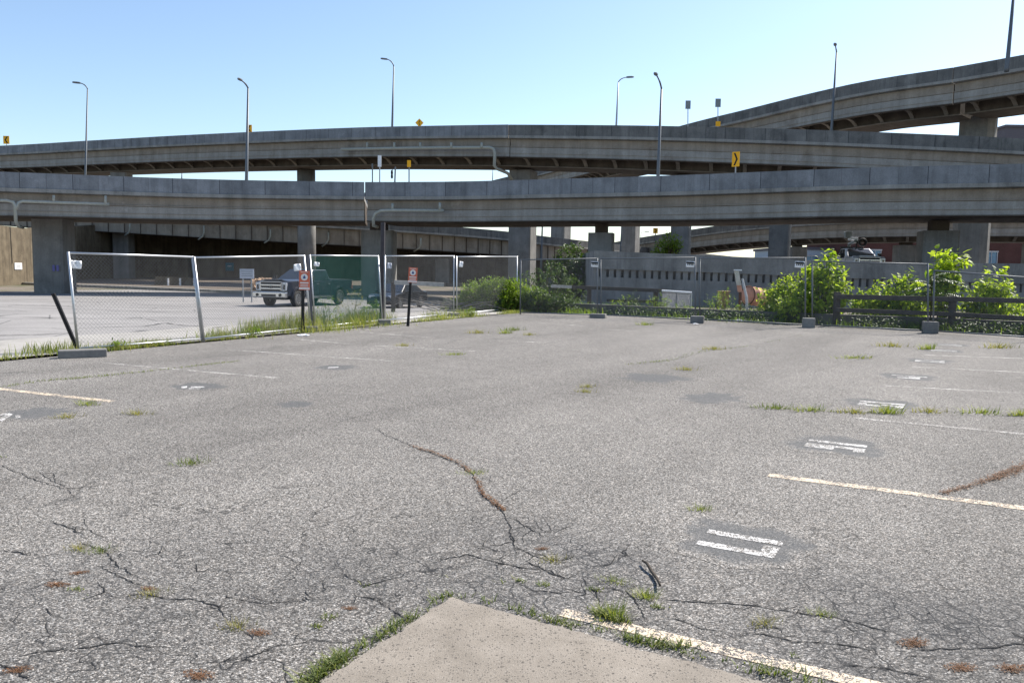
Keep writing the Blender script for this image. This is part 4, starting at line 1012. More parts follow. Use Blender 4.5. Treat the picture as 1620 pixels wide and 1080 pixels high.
def pickup(label, loc, rz, paint, boom=False, fl=True):
    r0 = empty('pickup_truck', loc, label, 'pickup truck', None, rz)
    prof = [(-3.15, .62), (-3.18, 1.42), (-.98, 1.44), (-.96, 1.36), (1.30, 1.38), (1.5, 1.40), (2.6, 1.39), (2.92, 1.37), (3.03, 1.30), (3.08, 1.1), (3.10, .62), (2.72, .55)]
    prof += arc(2.12, .43, .56, 12, 168) + [(1.5, .50), (-1.25, .50)] + arc(-1.88, .43, .56, 8, 172) + [(-2.5, .58)]
    b = LMB(); b.prism(prof, (0, -1.0, 0), (1, 0, 0), (0, 0, 1), (0, 2.0, 0)); body = b.build('body', paint, r0, fix=True, bevel=.045)
    b = LMB(); b.prism([(-.72, 0), (.72, 0), (.55, .075), (-.55, .075)], (1.35, 0, 1.385), (0, 1, 0), (0, 0, 1), (1.6, 0, 0)); b.build('hood', paint, r0, fix=True, bevel=.02)
    b = LMB(); b.box((-2.07, 0, 1.425), (1.98, 1.7, .05)); b.build('cargo_bed', M_TRIMB, r0)
    greenhouse(r0, -.92, 1.55, -.80, .50, 1.36, 1.99, .96, .76, paint, [(.06, .40), (.44, .74)])
    for s_ in (-1, 1):   # fender flares, doors, handles, mirrors
        for cx in (2.12, -1.88):
            b = LMB()
            o_ = arc(cx, .43, .64, 5, 175, 14); i_ = arc(cx, .43, .55, 5, 175, 14)
            b.prism(o_ + i_[::-1], (0, s_ * 1.0, 0), (1, 0, 0), (0, 0, 1), (0, s_ * .055, 0))
            b.build('wheel_flare', paint, r0, fix=True)
        for x0, x1 in ((.22, 1.28), (-.88, .18)):
            b = LMB()
            for q in (((x0 + x1) / 2, s_ * 1.002, .56, x1 - x0, .012), ((x0), s_ * 1.002, .95, .012, .78), ((x1), s_ * 1.002, .95, .012, .78)): b.box((q[0], q[1], q[2]), (q[3], .008, q[4]))
            dr = b.build('door', M_TRIMB, r0)
            b = LMB(); b.box((x0 + .14, s_ * 1.02, 1.2), (.2, .04, .035)); b.build('handle', M_CHROME, dr, bevel=.01)
        b = LMB(); b.box((1.2, s_ * 1.2, 1.48), (.14, .24, .34)); b.box((1.2, s_ * 1.04, 1.42), (.06, .18, .05)); b.build('mirror', M_TRIMB, r0, bevel=.03)
        b = LMB(); b.prism([(-.13, -.22), (.13, -.18), (.15, .22), (-.12, .24)], (3.05, s_ * .83, 1.06), (0, s_, 0), (0, 0, 1), (.09, 0, 0)); hl = b.build('headlight', M_LENS, r0, fix=True, bevel=.02)
        b = LMB(); b.box((3.145, s_ * .83, 1.05), (.02, .13, .26)); b.build('lamp', M_CGLASS, hl)
        b = LMB(); b.box((-3.17, s_ * .88, 1.12), (.06, .18, .42)); b.build('tail_light', M_RED, r0)
        b = LMB(); b.box((.3, s_ * .98, .47), (2.6, .16, .06)); b.build('running_board', M_CHROME, r0, bevel=.015)
        b = LMB(); b.lathe([(.08, 0), (.07, .03), (0, .02)], (3.36, s_ * .72, .64), (1, 0, 0), 14); b.build('fog_light', M_INK, r0)
    b = LMB(); b.prism([(-.62, -.27), (.62, -.27), (.68, 0), (.64, .27), (-.64, .27), (-.68, 0)], (3.06, 0, 1.06), (0, 1, 0), (0, 0, 1), (.07, 0, 0)); gr = b.build('grille', M_TRIMB, r0, fix=True)
    b = LMB()
    for z in (.97, 1.15): b.box((3.14, 0, z), (.05, 1.24, .075))
    for s_ in (-1, 1): b.box((3.13, s_ * .65, 1.06), (.06, .05, .40))
    b.box((3.13, 0, 1.325), (.06, 1.36, .03)); b.box((3.13, 0, .795), (.06, 1.30, .03)); b.build('grille_bar', M_CHROME, gr, bevel=.008)
    b = LMB(); b.lathe([(.09, 0), (.085, .02), (0, .025)], (3.17, 0, 1.06), (1, 0, 0), 18); b.build('badge', P_BLUE, gr)
    b = LMB(); b.prism([(-1.03, -.14), (1.03, -.14), (1.03, .12), (.85, .14), (-.85, .14), (-1.03, .12)], (3.12, 0, .66), (0, 1, 0), (0, 0, 1), (.22, 0, 0)); bu = b.build('bumper', M_CHROME, r0, fix=True, bevel=.03)
    b = LMB(); b.box((3.345, 0, .62), (.02, .9, .12)); b.build('air_intake', M_TRIMB, bu)
    b = LMB(); b.box((-3.24, 0, .66), (.16, 1.9, .2)); b.build('bumper', M_CHROME, r0, bevel=.03)
    b = LMB(); b.box((.2, 0, .5), (5.4, 1.3, .25)); b.build('chassis', M_TRIMB, r0)
    for x in (2.12, -1.88):
        for s_ in (-1, 1): wheel(r0, x, s_ * .86, .43, .29)
    if boom:   # folded aerial lift carried over the cab
        b = LMB(); b.path([(-1.6, .0, 1.5), (-1.6, .0, 2.35), (.2, -.05, 2.5)], .10, 10); bo = b.build('boom', M_SGBK, r0)
        b = LMB(); b.box((-.2, -.15, 2.66), (.8, .5, .2)); b.build('boom_joint', P_WHITE, bo, bevel=.05)
        b = LMB(); b.lathe([(.16, -.1), (.27, -.1), (.29, -.05), (.29, .05), (.27, .1), (.16, .1)], (.15, .38, 2.42), (1, 0, 0), 20); b.build('hose_reel', M_TRIMB, bo)
        b = LMB(); b.box((-.5, -.42, 2.95), (.5, .42, .42)); b.build('bucket', M_SGBK, bo, bevel=.04)
        b = LMB(); b.box((-.5, -.42, 2.95 + .215), (.54, .46, .03)); b.build('bucket_rim', P_WHITE, bo)
        b = LMB(); b.path([(.3, -.05, 2.02), (.3, -.05, 2.2), (.3, .0, 2.48)], .05, 8); b.build('boom_rest', M_TRIMB, r0)
        b = LMB(); b.box((-.98, 0, 1.9), (.1, 1.5, .5)); b.build('headache_rack', M_TRIMB, r0)
    return r0
tp = gz(465, 478.5); d_ = 43.2; tp = at(465, 470, d_); tp.z = zfun(tp.x, tp.y)
FWD = math.atan2(-math.sin(R(69.5)), -math.cos(R(69.5)))
t_ = pickup('dark blue pickup truck with chrome grille parked behind the left fence', (tp.x + .35, tp.y + 1.3, tp.z), FWD, P_BLUE)
wt = at(1382, 405, 52); pickup('white pickup truck with a folded boom lift, facing us above the barrier wall', (wt.x + .1, 55, 1.47 - .02), R(-97), P_WHITE, True)
b = MB(); b.hexa([(18, 48, .9), (32, 48, .9), (32, 64, .9), (18, 64, .9), (18, 48, 1.455), (32, 48, 1.455), (32, 64, 1.455), (18, 64, 1.455)])
tag(b.build('raised_pavement', M_SIDE), kind='structure')
def sedan(label, loc, rz, paint):
    r0 = empty('parked_car', loc, label, 'car', None, rz)
    prof = [(-2.2, .35), (-2.28, .62), (-2.2, .95), (-1.7, 1.0), (1.0, .96), (1.75, .86), (2.12, .72), (2.2, .5), (2.15, .28), (1.75, .24)] + arc(1.36, .32, .37, 5, 175) + [(.9, .24), (-.95, .24)] + arc(-1.34, .32, .37, 5, 175) + [(-1.8, .28)]
    b = LMB(); b.prism(prof, (0, -.88, 0), (1, 0, 0), (0, 0, 1), (0, 1.76, 0)); b.build('body', paint, r0, fix=True, bevel=.06)
    greenhouse(r0, -1.85, 1.15, -1.05, .25, .94, 1.44, .80, .60, paint, [(.18, .44), (.47, .80)])
    for s_ in (-1, 1):
        b = LMB(); b.box((2.02, s_ * .62, .70), (.22, .36, .14), Matrix.Rotation(-s_ * .35, 3, 'Z')); b.build('headlight', M_LENS, r0, bevel=.03)
        b = LMB(); b.box((.72, s_ * .98, .98), (.14, .18, .12)); b.build('mirror', paint, r0, bevel=.03)
        b = LMB(); b.box((-2.22, s_ * .65, .78), (.1, .36, .14)); b.build('tail_light', M_RED, r0)
        for x0, x1 in ((-.05, 1.0), (-1.05, -.1)):
            b = LMB()
            for q in (((x0), .62, .01, .6), ((x1), .62, .01, .6)): b.box((q[0], s_ * .882, q[1]), (q[2], .008, q[3]))
            dr = b.build('door', M_TRIMB, r0)
            b = LMB(); b.box((x0 + .15, s_ * .895, .82), (.18, .03, .03)); b.build('handle', M_CHROME, dr)
    b = LMB(); b.box((2.17, 0, .58), (.06, .8, .2)); b.build('grille', M_TRIMB, r0)
    b = LMB(); b.box((2.14, 0, .34), (.14, 1.7, .14)); b.build('bumper', M_TRIMB, r0, bevel=.03)
    b = LMB(); b.box((2.21, 0, .42), (.02, .3, .12)); b.build('number_plate', M_PAPERG, r0)
    for x in (1.36, -1.34):
        for s_ in (-1, 1): wheel(r0, x, s_ * .78, .32, .21)
sp = at(628, 470, 46.5); sedan('dark grey car parked behind the timber rail, nose towards the tall brown post', (sp.x, sp.y + .4, zfun(sp.x, sp.y)), math.atan2(-math.sin(R(71)), -math.cos(R(71))), P_GREY)

# ================================================================ TIMBER RAILS AND DEBRIS
def gbase(px, d):
    v = ray(px, 480); k = d / v.y; x = v.x * k; return Vector((x, d, zfun(x, d)))
def rail_fence(name, label, posts, rails, mat=M_WOOD, pw=.16):
    root = empty(name, gbase(posts[0][0], posts[0][1]), label, 'rail fence')
    for px, d, ytop in posts:
        g = gbase(px, d); t = at(px, ytop, d); MB().box((g.x, g.y, (g.z - .2 + t.z) / 2), (pw, pw, t.z - g.z + .2), Matrix.Rotation(.2, 3, 'Z')).build('post', mat, root, bevel=.015)
    for (x0, y0, d0), (x1, y1, d1), r_, mm in rails:
        a = at(x0, y0, d0 - .12); b_ = at(x1, y1, d1 - .12); d = (b_ - a); L = d.length; d.normalize(); s_ = Vector((-d.y, d.x, 0)).normalized()
        Mx = Matrix((d, s_, d.cross(s_))).transposed(); MB().box((a + b_) / 2, (L, r_ * .6, r_), Mx).build('rail', mm, root, bevel=.012)
    return root
rail_fence('rail_fence', 'timber rail on short posts left of the fence corner, its near end in a sunlit pale colour', [(622, 31, 446), (772, 33, 455)],
   [((624, 446.5, 31), (702, 450.5, 32), .17, M_WOODL), ((702.5, 450.5, 32), (830, 454.5, 33.5), .15, M_WOOD)])
rail_fence('rail_fence', 'dark single timber rail in front of the barrier wall beside the low white topped frame', [(932, 35, 452), (1037, 33, 459)],
   [((872, 452.5, 36), (905, 454, 35.5), .13, M_WOODL), ((905.3, 454, 35.5), (1052, 460, 32.8), .15, M_WOOD), ((960, 475, 34), (1035, 477, 33), .12, M_WOOD)])
rail_fence('rail_fence', 'dark timber fence with two rails among the tall weeds at the right', [(1324, 25.0, 462), (1507, 23.7, 468), (1640, 22.4, 470)],
   [((1320, 469, 25.0), (1508, 473.5, 23.7), .15, M_WOOD), ((1508.5, 473, 23.7), (1660, 477, 22.2), .14, M_WOOD), ((1320, 490, 25.0), (1508, 497, 23.7), .13, M_WOOD), ((1508.5, 497, 23.7), (1660, 506, 22.2), .13, M_WOOD)])
# low white topped frame
fr = empty('barricade', gbase(1070, 31), 'low frame with white top rail and pale mesh panel against the barrier wall', 'barricade')
a = at(1047, 459.8, 31); b_ = at(1094, 463, 31); a0 = Vector((a.x, a.y, .05)); b0 = Vector((b_.x, b_.y, .05))
MB().tube(a, b_, .04, None, 8).build('top_rail', M_PAPER, fr)
MB().tube(a0, a, .025, None, 8).build('leg', M_GALVD, fr); MB().tube(b0, b_, .03, None, 8).build('leg', M_GALV, fr); MB().tube(a0.lerp(b0, .5), a.lerp(b_, .5), .015, None, 6).build('leg', M_GALVD, fr)
mm = MB(); wires(mm, (a0, b0, a, b_), .06, .004, (b_ - a).length, 1.0); mm.build('mesh_panel', M_GALV, fr)
# pale plank and its prop, orange drum, brown crate
pk = empty('plank', gbase(1167, 31), 'pale weathered plank with an orange lower half standing upright behind the fence', 'plank')
a = at(1171, 462, 31); b_ = at(1165, 428.5, 31); d = (b_ - a).normalized(); Mx = Matrix((Vector((1, .2, 0)).normalized(), d.cross(Vector((1, .2, 0)).normalized()), d)).transposed()
M_PLANK = plain('pale_plank', (.58, .54, .46), .85, 0, .2); M_PLANKO = plain('faded_orange', (.60, .30, .20), .8, 0, .25)
MB().box(a.lerp(b_, .66), (.18, .05, (b_ - a).length * .66), Mx).build('upper_board', M_PLANK, pk); MB().box(a.lerp(b_, .165), (.18, .05, (b_ - a).length * .32), Mx).build('lower_board', M_PLANKO, pk)
MB().tube(gbase(1171, 31), a, .06, None, 6).build('stake', M_RUST, pk)
MB().box(b_ + Vector((.05, 0, .03)), (.30, .1, .05), Mx).build('cap', M_PAPER, pk)
b = MB(); a = at(1181, 470, 30.6); c_ = at(1174.5, 441, 30.8); b.path([gbase(1183, 30.5), a, c_], [.055, .055, .045], 8); tag(b.build('pipe', plain('pale_pipe', (.55, .53, .51), .7)), 'slim pale pipe leaning beside the plank', 'pipe')
dr = empty('drum', gbase(1190, 31), 'faded orange drum lying half hidden behind the plank and weeds', 'drum')
c_ = at(1194, 469, 31.9); ax = Vector((.85, .5, -.12)).normalized()
MB().lathe([(0, -.42), (.34, -.42), (.36, -.38), (.36, -.1), (.38, -.08), (.36, -.06), (.36, .18), (.38, .2), (.36, .22), (.36, .42), (0, .44)], c_, ax, 24).build('shell', M_PLANKO, dr, smooth=True)
MB().lathe([(.37, -.44), (.40, -.40), (.37, -.36)], c_, ax, 24).build('rim', M_RUST, dr)
MB().lathe([(.37, .38), (.40, .42), (.37, .46)], c_, ax, 24).build('rim', M_RUST, dr)
cb = MB(); p = gbase(1144, 31.5); cb.box((p.x, p.y, .62), (.36, .3, .5), Matrix.Rotation(.3, 3, 'Z')); cb.box((p.x, p.y, .89), (.42, .36, .05), Matrix.Rotation(.3, 3, 'Z')); cb.box((p.x, p.y, .2), (.12, .12, .4)); tag(cb.build('utility_box', plain('tan_box', (.30, .20, .10), .8), bevel=.02), 'small tan utility box on a stub among weeds left of the plank', 'utility box')
# objects in the far side lot
def far_sign(label, px, py, d, w_, h_, mat, legs=2, yaw=0, name='lot_sign', bars=True):
    c = at(px, py, d); g = gbase(px, d); root = empty(name, (c.x, c.y, g.z), label, 'sign'); Mx = Matrix.Rotation(yaw, 3, 'Z')
    pn = MB().box(c, (w_, .04, h_), Mx).build('panel', mat, root)
    if legs:
        for s_ in ((-.3, .3) if legs == 2 else (0,)): q = c + Mx @ Vector((s_ * w_, .05, 0)); MB().tube((q.x, q.y, g.z - .1), q, .04, None, 6).build('leg', M_POLE_L, root)
    if bars:
        for k, (zz, ww) in enumerate(((.25, .8), (0, .7), (-.22, .75))):
            MB().box(c + Mx @ Vector((0, -.03, zz * h_)), (ww * w_, .01, h_ * .06), Mx).build('print', M_SGBK, pn)
    return root
far_sign('white sign on two legs left of the dark pickup truck', 390.5, 433, 46, .82, .56, M_PAPERG)
def wall_sign(label, px, py, p, w_, h_, mat, nrm, bars=()):
    pass
ws = empty('wall_sign', (-49.3, 70.5, 3), 'small white notice on the sunlit tan retaining wall', 'sign'); 
_wd = Vector((-1.4, 13, 0)).normalized(); _wn = Vector((_wd.y, -_wd.x, 0))
v = ray(28, 421); t = None
# intersect the ray with the wall's first face
wa, wb = Vector((-46.9, 66, 0)), Vector((-50, 82, 0)); nn = Vector(((wb - wa).y, -(wb - wa).x, 0)).normalized(); k = (wa - CAM).dot(nn) / v.dot(nn); hit = CAM + v * k
ws.location = hit
wd = (wb - wa).normalized(); Mx = Matrix((wd, Vector((-wd.y, wd.x, 0)), Vector((0, 0, 1)))).transposed()
pn = MB().box(hit + nn * .05, (1.7, .05, .65), Mx).build('panel', M_PAPER, ws)
for zz in (.18, .05, -.08, -.2): MB().box(hit + nn * .085, (1.0, .015, .04), Mx).build('print', M_SGBK, pn) if False else MB().box(hit + nn * .085 + Vector((0, 0, zz)), (1.0, .015, .04), Mx).build('print', M_SGBK, pn)
pa_ = at(88, 424, 55.78); pr_ = empty('pier_notice', pa_, 'two small purple sheets stuck on the left pier of the nearest ramp', 'notice')
for s_ in (-1, 1): MB().box(pa_ + Vector((s_ * .14, 0, 0)), (.17, .03, .42)).build('sheet', plain('purple_sheet', (.15, .14, .32), .7), pr_)
for lab, px, py in (('teal sign on the shaded wall under the low bridge, left one', 199, 417), ('teal sign on the shaded wall under the low bridge, right one', 363.5, 422)):
    v = ray(px, py); wa, wb = Vector((-48, 117, 0)), Vector((-25, 119, 0)); nn = Vector(((wb - wa).y, -(wb - wa).x, 0)).normalized(); k = (wa - CAM).dot(nn) / v.dot(nn); hit = CAM + v * k
    rt_ = empty('wall_sign', hit, lab, 'sign', 'teal signs on the shaded wall'); MB().box(hit - Vector((0, .06, 0)), (1.2, .06, 1.2)).build('panel', M_TEAL, rt_); MB().box(hit - Vector((0, .1, -.1)), (.55, .02, .1)).build('print', M_PAPERG, rt_)
jb = empty('road_barrier', gbase(300, 80) + Vector((0, 0, .5)), 'low tan concrete barrier with pale marker posts in the shade under the low bridge', 'barrier')
a = at(246, 449, 78); b_ = at(304, 451, 78); d = (b_ - a).normalized(); s_ = Vector((-d.y, d.x, 0))
MB().prism([(-.4, -.3), (.4, -.3), (.3, 0), (.15, .25), (.12, .75), (-.12, .75), (-.15, .25), (-.3, 0)], a, s_, (0, 0, 1), b_ - a).build('body', M_WALL, jb, fix=True)
for px in (266, 285, 307): q = at(px, 449, 77.3); MB().tube((q.x, q.y, q.z - .5), (q.x, q.y, q.z + .55), .09, None, 6).build('marker_post', M_PAPER, jb)
# rubble pile in the sun left of the pickup
rb = MB()
for i in range(140):
    p = at(random.uniform(392, 432), 0, random.uniform(66, 70)); g = zfun(p.x, p.y) + .25; s_ = random.uniform(.1, .35)
    Mx = Matrix.Rotation(random.uniform(0, 6), 3, (random.random(), random.random(), random.random() + .1)); rb.box((p.x, p.y, g + random.uniform(0, .75)), (s_, s_ * .8, s_ * .7), Mx)
tag(rb.build('rubble_pile', plain('tan_rubble', (.36, .25, .17), .95, 0, .4)), 'low pile of tan rubble left of the dark pickup', 'rubble pile')
# dead branches right of the grey car
br = MB()
for i in range(42):
    a = gbase(random.uniform(684, 738), random.uniform(30, 33)); a.z += random.uniform(0, .25)
    an = random.uniform(-.5, .5) + math.pi * (random.random() < .5) + random.choice([0, .3]); l = random.uniform(.6, 1.9)
    m1 = a + Vector((math.cos(an) * l * .5, math.sin(an) * l * .3, l * random.uniform(.03, .18))); e = a + Vector((math.cos(an) * l, math.sin(an) * l * .6, l * random.uniform(.0, .25)))
    br.path([a, m1, e], [.02, .014, .005], 5)
tag(br.build('brush_pile', M_TWIG, smooth=True), 'pile of grey dead branches behind the fence right of the grey car', 'brush pile')
st_ = MB(); pts = [gp(1016, 892), gp(1023, 899), gp(1032, 909), gp(1040, 921), gp(1044, 935)]
st_.path([p + Vector((0, 0, .022 + .01 * math.sin(i * 2))) for i, p in enumerate(pts)], [.005, .008, .009, .008, .006], 8)
tag(st_.build('stick', plain('grey_bark_stick', (.10, .085, .07), .95, 0, .4, 40, .1, .8), smooth=True), 'short bent stick lying on the asphalt left of number 17', 'stick')
def litter(label, px, py, s_, mat=M_PAPER):
    c = gp(px, py); b = MB(); vs = []; fs = []; n = 6
    for j in range(n + 1):
        for i in range(n + 1):
            x = (i / n - .5); y = (j / n - .5); vs.append(c + Vector((x * s_ * 1.6 + random.uniform(-.02, .02), y * s_ + random.uniform(-.02, .02), .012 + s_ * .35 * max(0, .5 - math.hypot(x, y)) + random.uniform(0, s_ * .12))))
    for j in range(n):
        for i in range(n): a = j * (n + 1) + i; fs.append((a, a + 1, a + n + 2, a + n + 1))
    o = b.add(vs, fs).build('litter', mat); tag(o, label, 'litter')
litter('scrap of white litter on the ground by the larger orange sign', 480, 531.5, .17)
litter('crumpled pale plastic bag at the fence under the pale plank', 1168, 508.5, .3, M_PAPERG)
litter('small white scrap on the ground left of the crumpled plastic bag', 1100, 513, .12)

# ================================================================ VEGETATION
def blade(b, p, h, w_, lean, az, curve=.5, seg=3):
    d = Vector((math.cos(az), math.sin(az), 0)); s_ = Vector((-d.y, d.x, 0)); vs = []; fs = []
    for k in range(seg + 1):
        t = k / seg; o = p + d * (lean * h * (t ** (1 + curve))) + Vector((0, 0, h * t * (1 - .25 * lean * t))); ww = w_ * (1 - t) ** .7 / 2
        if k < seg: vs += [o + s_ * ww, o - s_ * ww]
        else: vs.append(o)
    for k in range(seg - 1): fs.append((2 * k, 2 * k + 1, 2 * k + 3, 2 * k + 2))
    fs.append((2 * seg - 2, 2 * seg - 1, 2 * seg)); b.add(vs, fs)
def leafq(b, p, d, up, L, w_, fold=.25, shape='oval'):
    s_ = d.cross(up)
    if s_.length < 1e-5: s_ = d.orthogonal()
    s_.normalize(); u = s_.cross(d).normalized()
    if shape == 'oval': pr = [(0, .0), (.3, .5), (.65, .42), (1, 0)]
    else: pr = [(0, .15), (.1, .5), (.45, .5), (1, 0)]
    mid = [p + d * (L * t) - u * (L * .18 * t * t) for t, _ in pr]
    lf = [m_ + s_ * (w_ * q) + u * (w_ * q * fold) for m_, (t, q) in zip(mid, pr)]; rt_ = [m_ - s_ * (w_ * q) + u * (w_ * q * fold) for m_, (t, q) in zip(mid, pr)]
    b.add([mid[0], lf[1], lf[2], mid[3], rt_[2], rt_[1], mid[1], mid[2]], [(0, 6, 1), (6, 7, 2, 1), (7, 3, 2), (0, 5, 6), (6, 5, 4, 7), (7, 4, 3)])
def rv(): 
    while True:
        v = Vector((random.uniform(-1, 1), random.uniform(-1, 1), random.uniform(-1, 1)))
        if .05 < v.length < 1: return v
def bush(name, label, cat, base, blobs, n, L, w_, mat, stems=8, shape='oval', group=None, clump=6, droop=.2, stemmat=None, stemr=.012):
    """blobs: (centre offset, radii); leaves sit in small clumps on twigs"""
    base = Vector(base); root = empty(name, base, label, cat, group)
    f = MB(); s_ = MB(); tot = sum(r_[0] * r_[2] for _, r_ in blobs)
    for off, rad in blobs:
        c = base + Vector(off); k = max(4, int(n * rad[0] * rad[2] / tot / clump)); R_ = Vector(rad)
        for i in range(k):
            v = rv(); v = v.normalized() * (v.length ** .45); q = c + Vector((v.x * R_.x, v.y * R_.y, v.z * R_.z))
            q += rv() * (.12 * R_.length)
            if q.z < base.z + .03: q.z = base.z + random.uniform(.03, .25)
            tw = (v + Vector((0, 0, .5)) + rv() * .6).normalized()
            if i % 4 == 0 and stems: 
                a = base + Vector((off[0] * .6 + random.uniform(-.3, .3) * rad[0], off[1] * .5, 0)); s_.path([a, a.lerp(q, .5) + Vector((0, 0, .1 * R_.z)) + rv() * .08, q], [stemr, stemr * .7, stemr * .35], 5, False)
            for j in range(clump):
                d = (tw * .5 + rv() * 1.1 + Vector((0, 0, -droop))).normalized(); p = q + tw * (j / clump * L * 1.6) + rv() * L * .35
                sc = random.uniform(.6, 1.25); leafq(f, p, d, (Vector((0, 0, 1)) + rv() * .7).normalized(), L * sc, w_ * sc, .22, shape)
    f.build('foliage', mat, root)
    if s_.v: s_.build('stems', stemmat or M_STEM, root)
    return root
def gb_(px, d): return gbase(px, d)
# feathery bush at the fence corner
p0 = gb_(792, 31.6)
bush('feathery_bush', 'bright feathery green bush growing at the fence corner', 'bush', p0, [((-.95, 0, .55), (.6, .55, .5)), ((-.2, .1, .65), (.7, .6, .52)), ((.5, .1, .62), (.65, .6, .5)), ((1.2, 0, .45), (.55, .5, .42)), ((-1.4, 0, .3), (.35, .4, .3)), ((.2, -.3, .3), (1.4, .4, .32))], 15000, .12, .034, L_FEATH, 12)
bush('dark_bush', 'darker leafy bush filling the shade right of the feathery bush', 'bush', gb_(872, 31), [((-.5, 0, .4), (.5, .4, .38)), ((.1, 0, .3), (.5, .4, .3)), ((.6, .1, .2), (.4, .3, .2))], 3000, .11, .05, L_DARK, 8)
# dark trees further back
bush('dark_shrub', 'tall dark shrub in the shade behind the fence left of the square pier', 'shrub', gb_(898, 46), [((0, 0, 1.1), (1.25, .9, 1.2)), ((.1, 0, 2.2), (.85, .7, .8)), ((-.6, 0, 1.7), (.6, .6, .7)), ((.8, 0, 1.6), (.55, .6, .8)), ((.15, 0, 2.8), (.45, .4, .35))], 3200, .20, .08, L_DARK, 10, stemmat=M_BARK, stemr=.03)
bush('dark_shrub', 'dark overgrown hedge low behind the dark bush at the fence', 'shrub', gb_(860, 38), [((-.9, 0, .7), (.9, .6, .75)), ((.4, 0, .9), (1.0, .6, .9)), ((1.4, 0, .6), (.6, .6, .6))], 2600, .13, .06, L_DARK, 8)
bush('green_tree', 'round green tree top above the barrier wall under the nearest ramp', 'tree', gb_(1052, 68) + Vector((0, 0, 1.45)), [((-.1, 0, 2.0), (1.1, .9, 1.0)), ((.3, 0, 2.9), (.75, .7, .6)), ((-.5, 0, 1.4), (.7, .7, .6)), ((.7, 0, 2.2), (.6, .6, .8))], 2400, .20, .09, L_FEATH, 8, stemmat=M_BARK, stemr=.05)
bush('green_shrub', 'green shrub above the barrier wall left of the bucket truck', 'shrub', gb_(1288, 50) + Vector((0, 0, .9)), [((-.2, 0, .8), (.9, .6, .5)), ((.9, 0, .7), (.6, .6, .45))], 900, .15, .07, L_DARK, 5)
# tall broad leaved weeds, right
def tall(label, px, d, ytop, spread, n, L, blobs=None, mat=L_BROAD, name='broadleaf_weed', group='tall weeds behind the right hand fence', wr=.55, stems=9):
    n = int(n * 1.15); L *= 1.4 if mat == L_BROAD else 1.1
    g = gb_(px, d); h = at(px, ytop, d).z - g.z
    bl = blobs or [((0, 0, h * .30), (spread, .45, h * .30)), ((-spread * .55, 0, h * .5), (spread * .5, .4, h * .26)), ((spread * .2, 0, h * .74), (spread * .32, .3, h * .26)), ((spread * .75, .1, h * .45), (spread * .4, .35, h * .3)), ((-spread * .2, .1, h * .62), (spread * .3, .3, h * .22))]
    return bush(name, label, 'weed', g, bl, n, L, L * wr, mat, stems, 'heart', group, 4, .45)
tall('tall pale green weed right of the orange drum', 1238, 27.2, 438, .62, 1300, .105)
tall('tallest broad leaved weed, rising above the fence top left of the rail fence', 1300, 26.6, 400, .75, 1700, .125)
tall('low leafy weed at the foot of the fence joint before the tall weeds', 1262, 26.0, 462, .7, 900, .09)
tall('bushy weed behind the first bay of the right rail fence', 1385, 26.8, 447, .65, 700, .11)
tall('yellow green weed left of the spiky tree-of-heaven seedling', 1428, 26.2, 434, .6, 850, .13)
tall('large leaved sprig standing highest above the sagging fence panel', 1492, 25.4, 393, .42, 520, .17, [((-.02, 0, 1.0), (.35, .3, .5)), ((-.22, 0, 2.05), (.2, .16, .22)), ((.2, 0, 1.95), (.26, .2, .28)), ((.1, 0, 1.45), (.34, .25, .25))])
tall('broad leaved weed at the right end of the rail fence', 1566, 24.8, 425, .65, 1000, .12)
tall('dense low weed in front of the right rail fence', 1550, 24.9, 474, .75, 900, .075, mat=L_FEATH)
tall('dense leafy weed under the rails at the right edge', 1632, 24.4, 476, .8, 800, .09)
tall('leafy weed between the two posts of the rail fence', 1400, 26.6, 470, 1.1, 1100, .09)
tall('leafy weed behind the rails right of the spiky seedling', 1600, 25.6, 470, .9, 800, .09)
# spiky seedling with long fronds
g = gb_(1473, 24.6); rt0 = empty('frond_seedling', g, 'dark seedling with long drooping fronds of narrow leaflets at the right fence joint', 'seedling')
f = MB(); s_ = MB(); top = at(1474, 436, 24.6)
s_.path([g, g.lerp(top, .5) + Vector((.03, 0, 0)), top], [.03, .022, .012], 6)
for i in range(30):
    t = random.uniform(.38, 1.0); o = g.lerp(top, t); az = random.uniform(0, 6.28); el = random.uniform(.0, .9) * (.4 + t * .6); L = random.uniform(.55, 1.05)
    dv = Vector((math.cos(az) * math.cos(el), math.sin(az) * math.cos(el), math.sin(el))); pts = [o + dv * (L * k / 8) - Vector((0, 0, .35 * L * (k / 8) ** 2)) for k in range(9)]
    s_.path(pts, [.008 - .0007 * k for k in range(9)], 4, False)
    for k in range(1, 9):
        tdir = (pts[k] - pts[k - 1]).normalized(); sd = tdir.cross(Vector((0, 0, 1))).normalized()
        for sg in (-1, 1):
            for e in (0, .5): leafq(f, pts[k - 1].lerp(pts[k], e), (sd * sg + tdir * .35 - Vector((0, 0, .2)) + rv() * .15).normalized(), Vector((0, 0, 1)), .15 * random.uniform(.7, 1.15), .028, .2)
f.build('foliage', leafmat('frond_leaf', [(.045, .085, .03), (.08, .13, .045), (.12, .18, .05)], .35, .4), rt0); s_.build('stems', M_STEM, rt0)
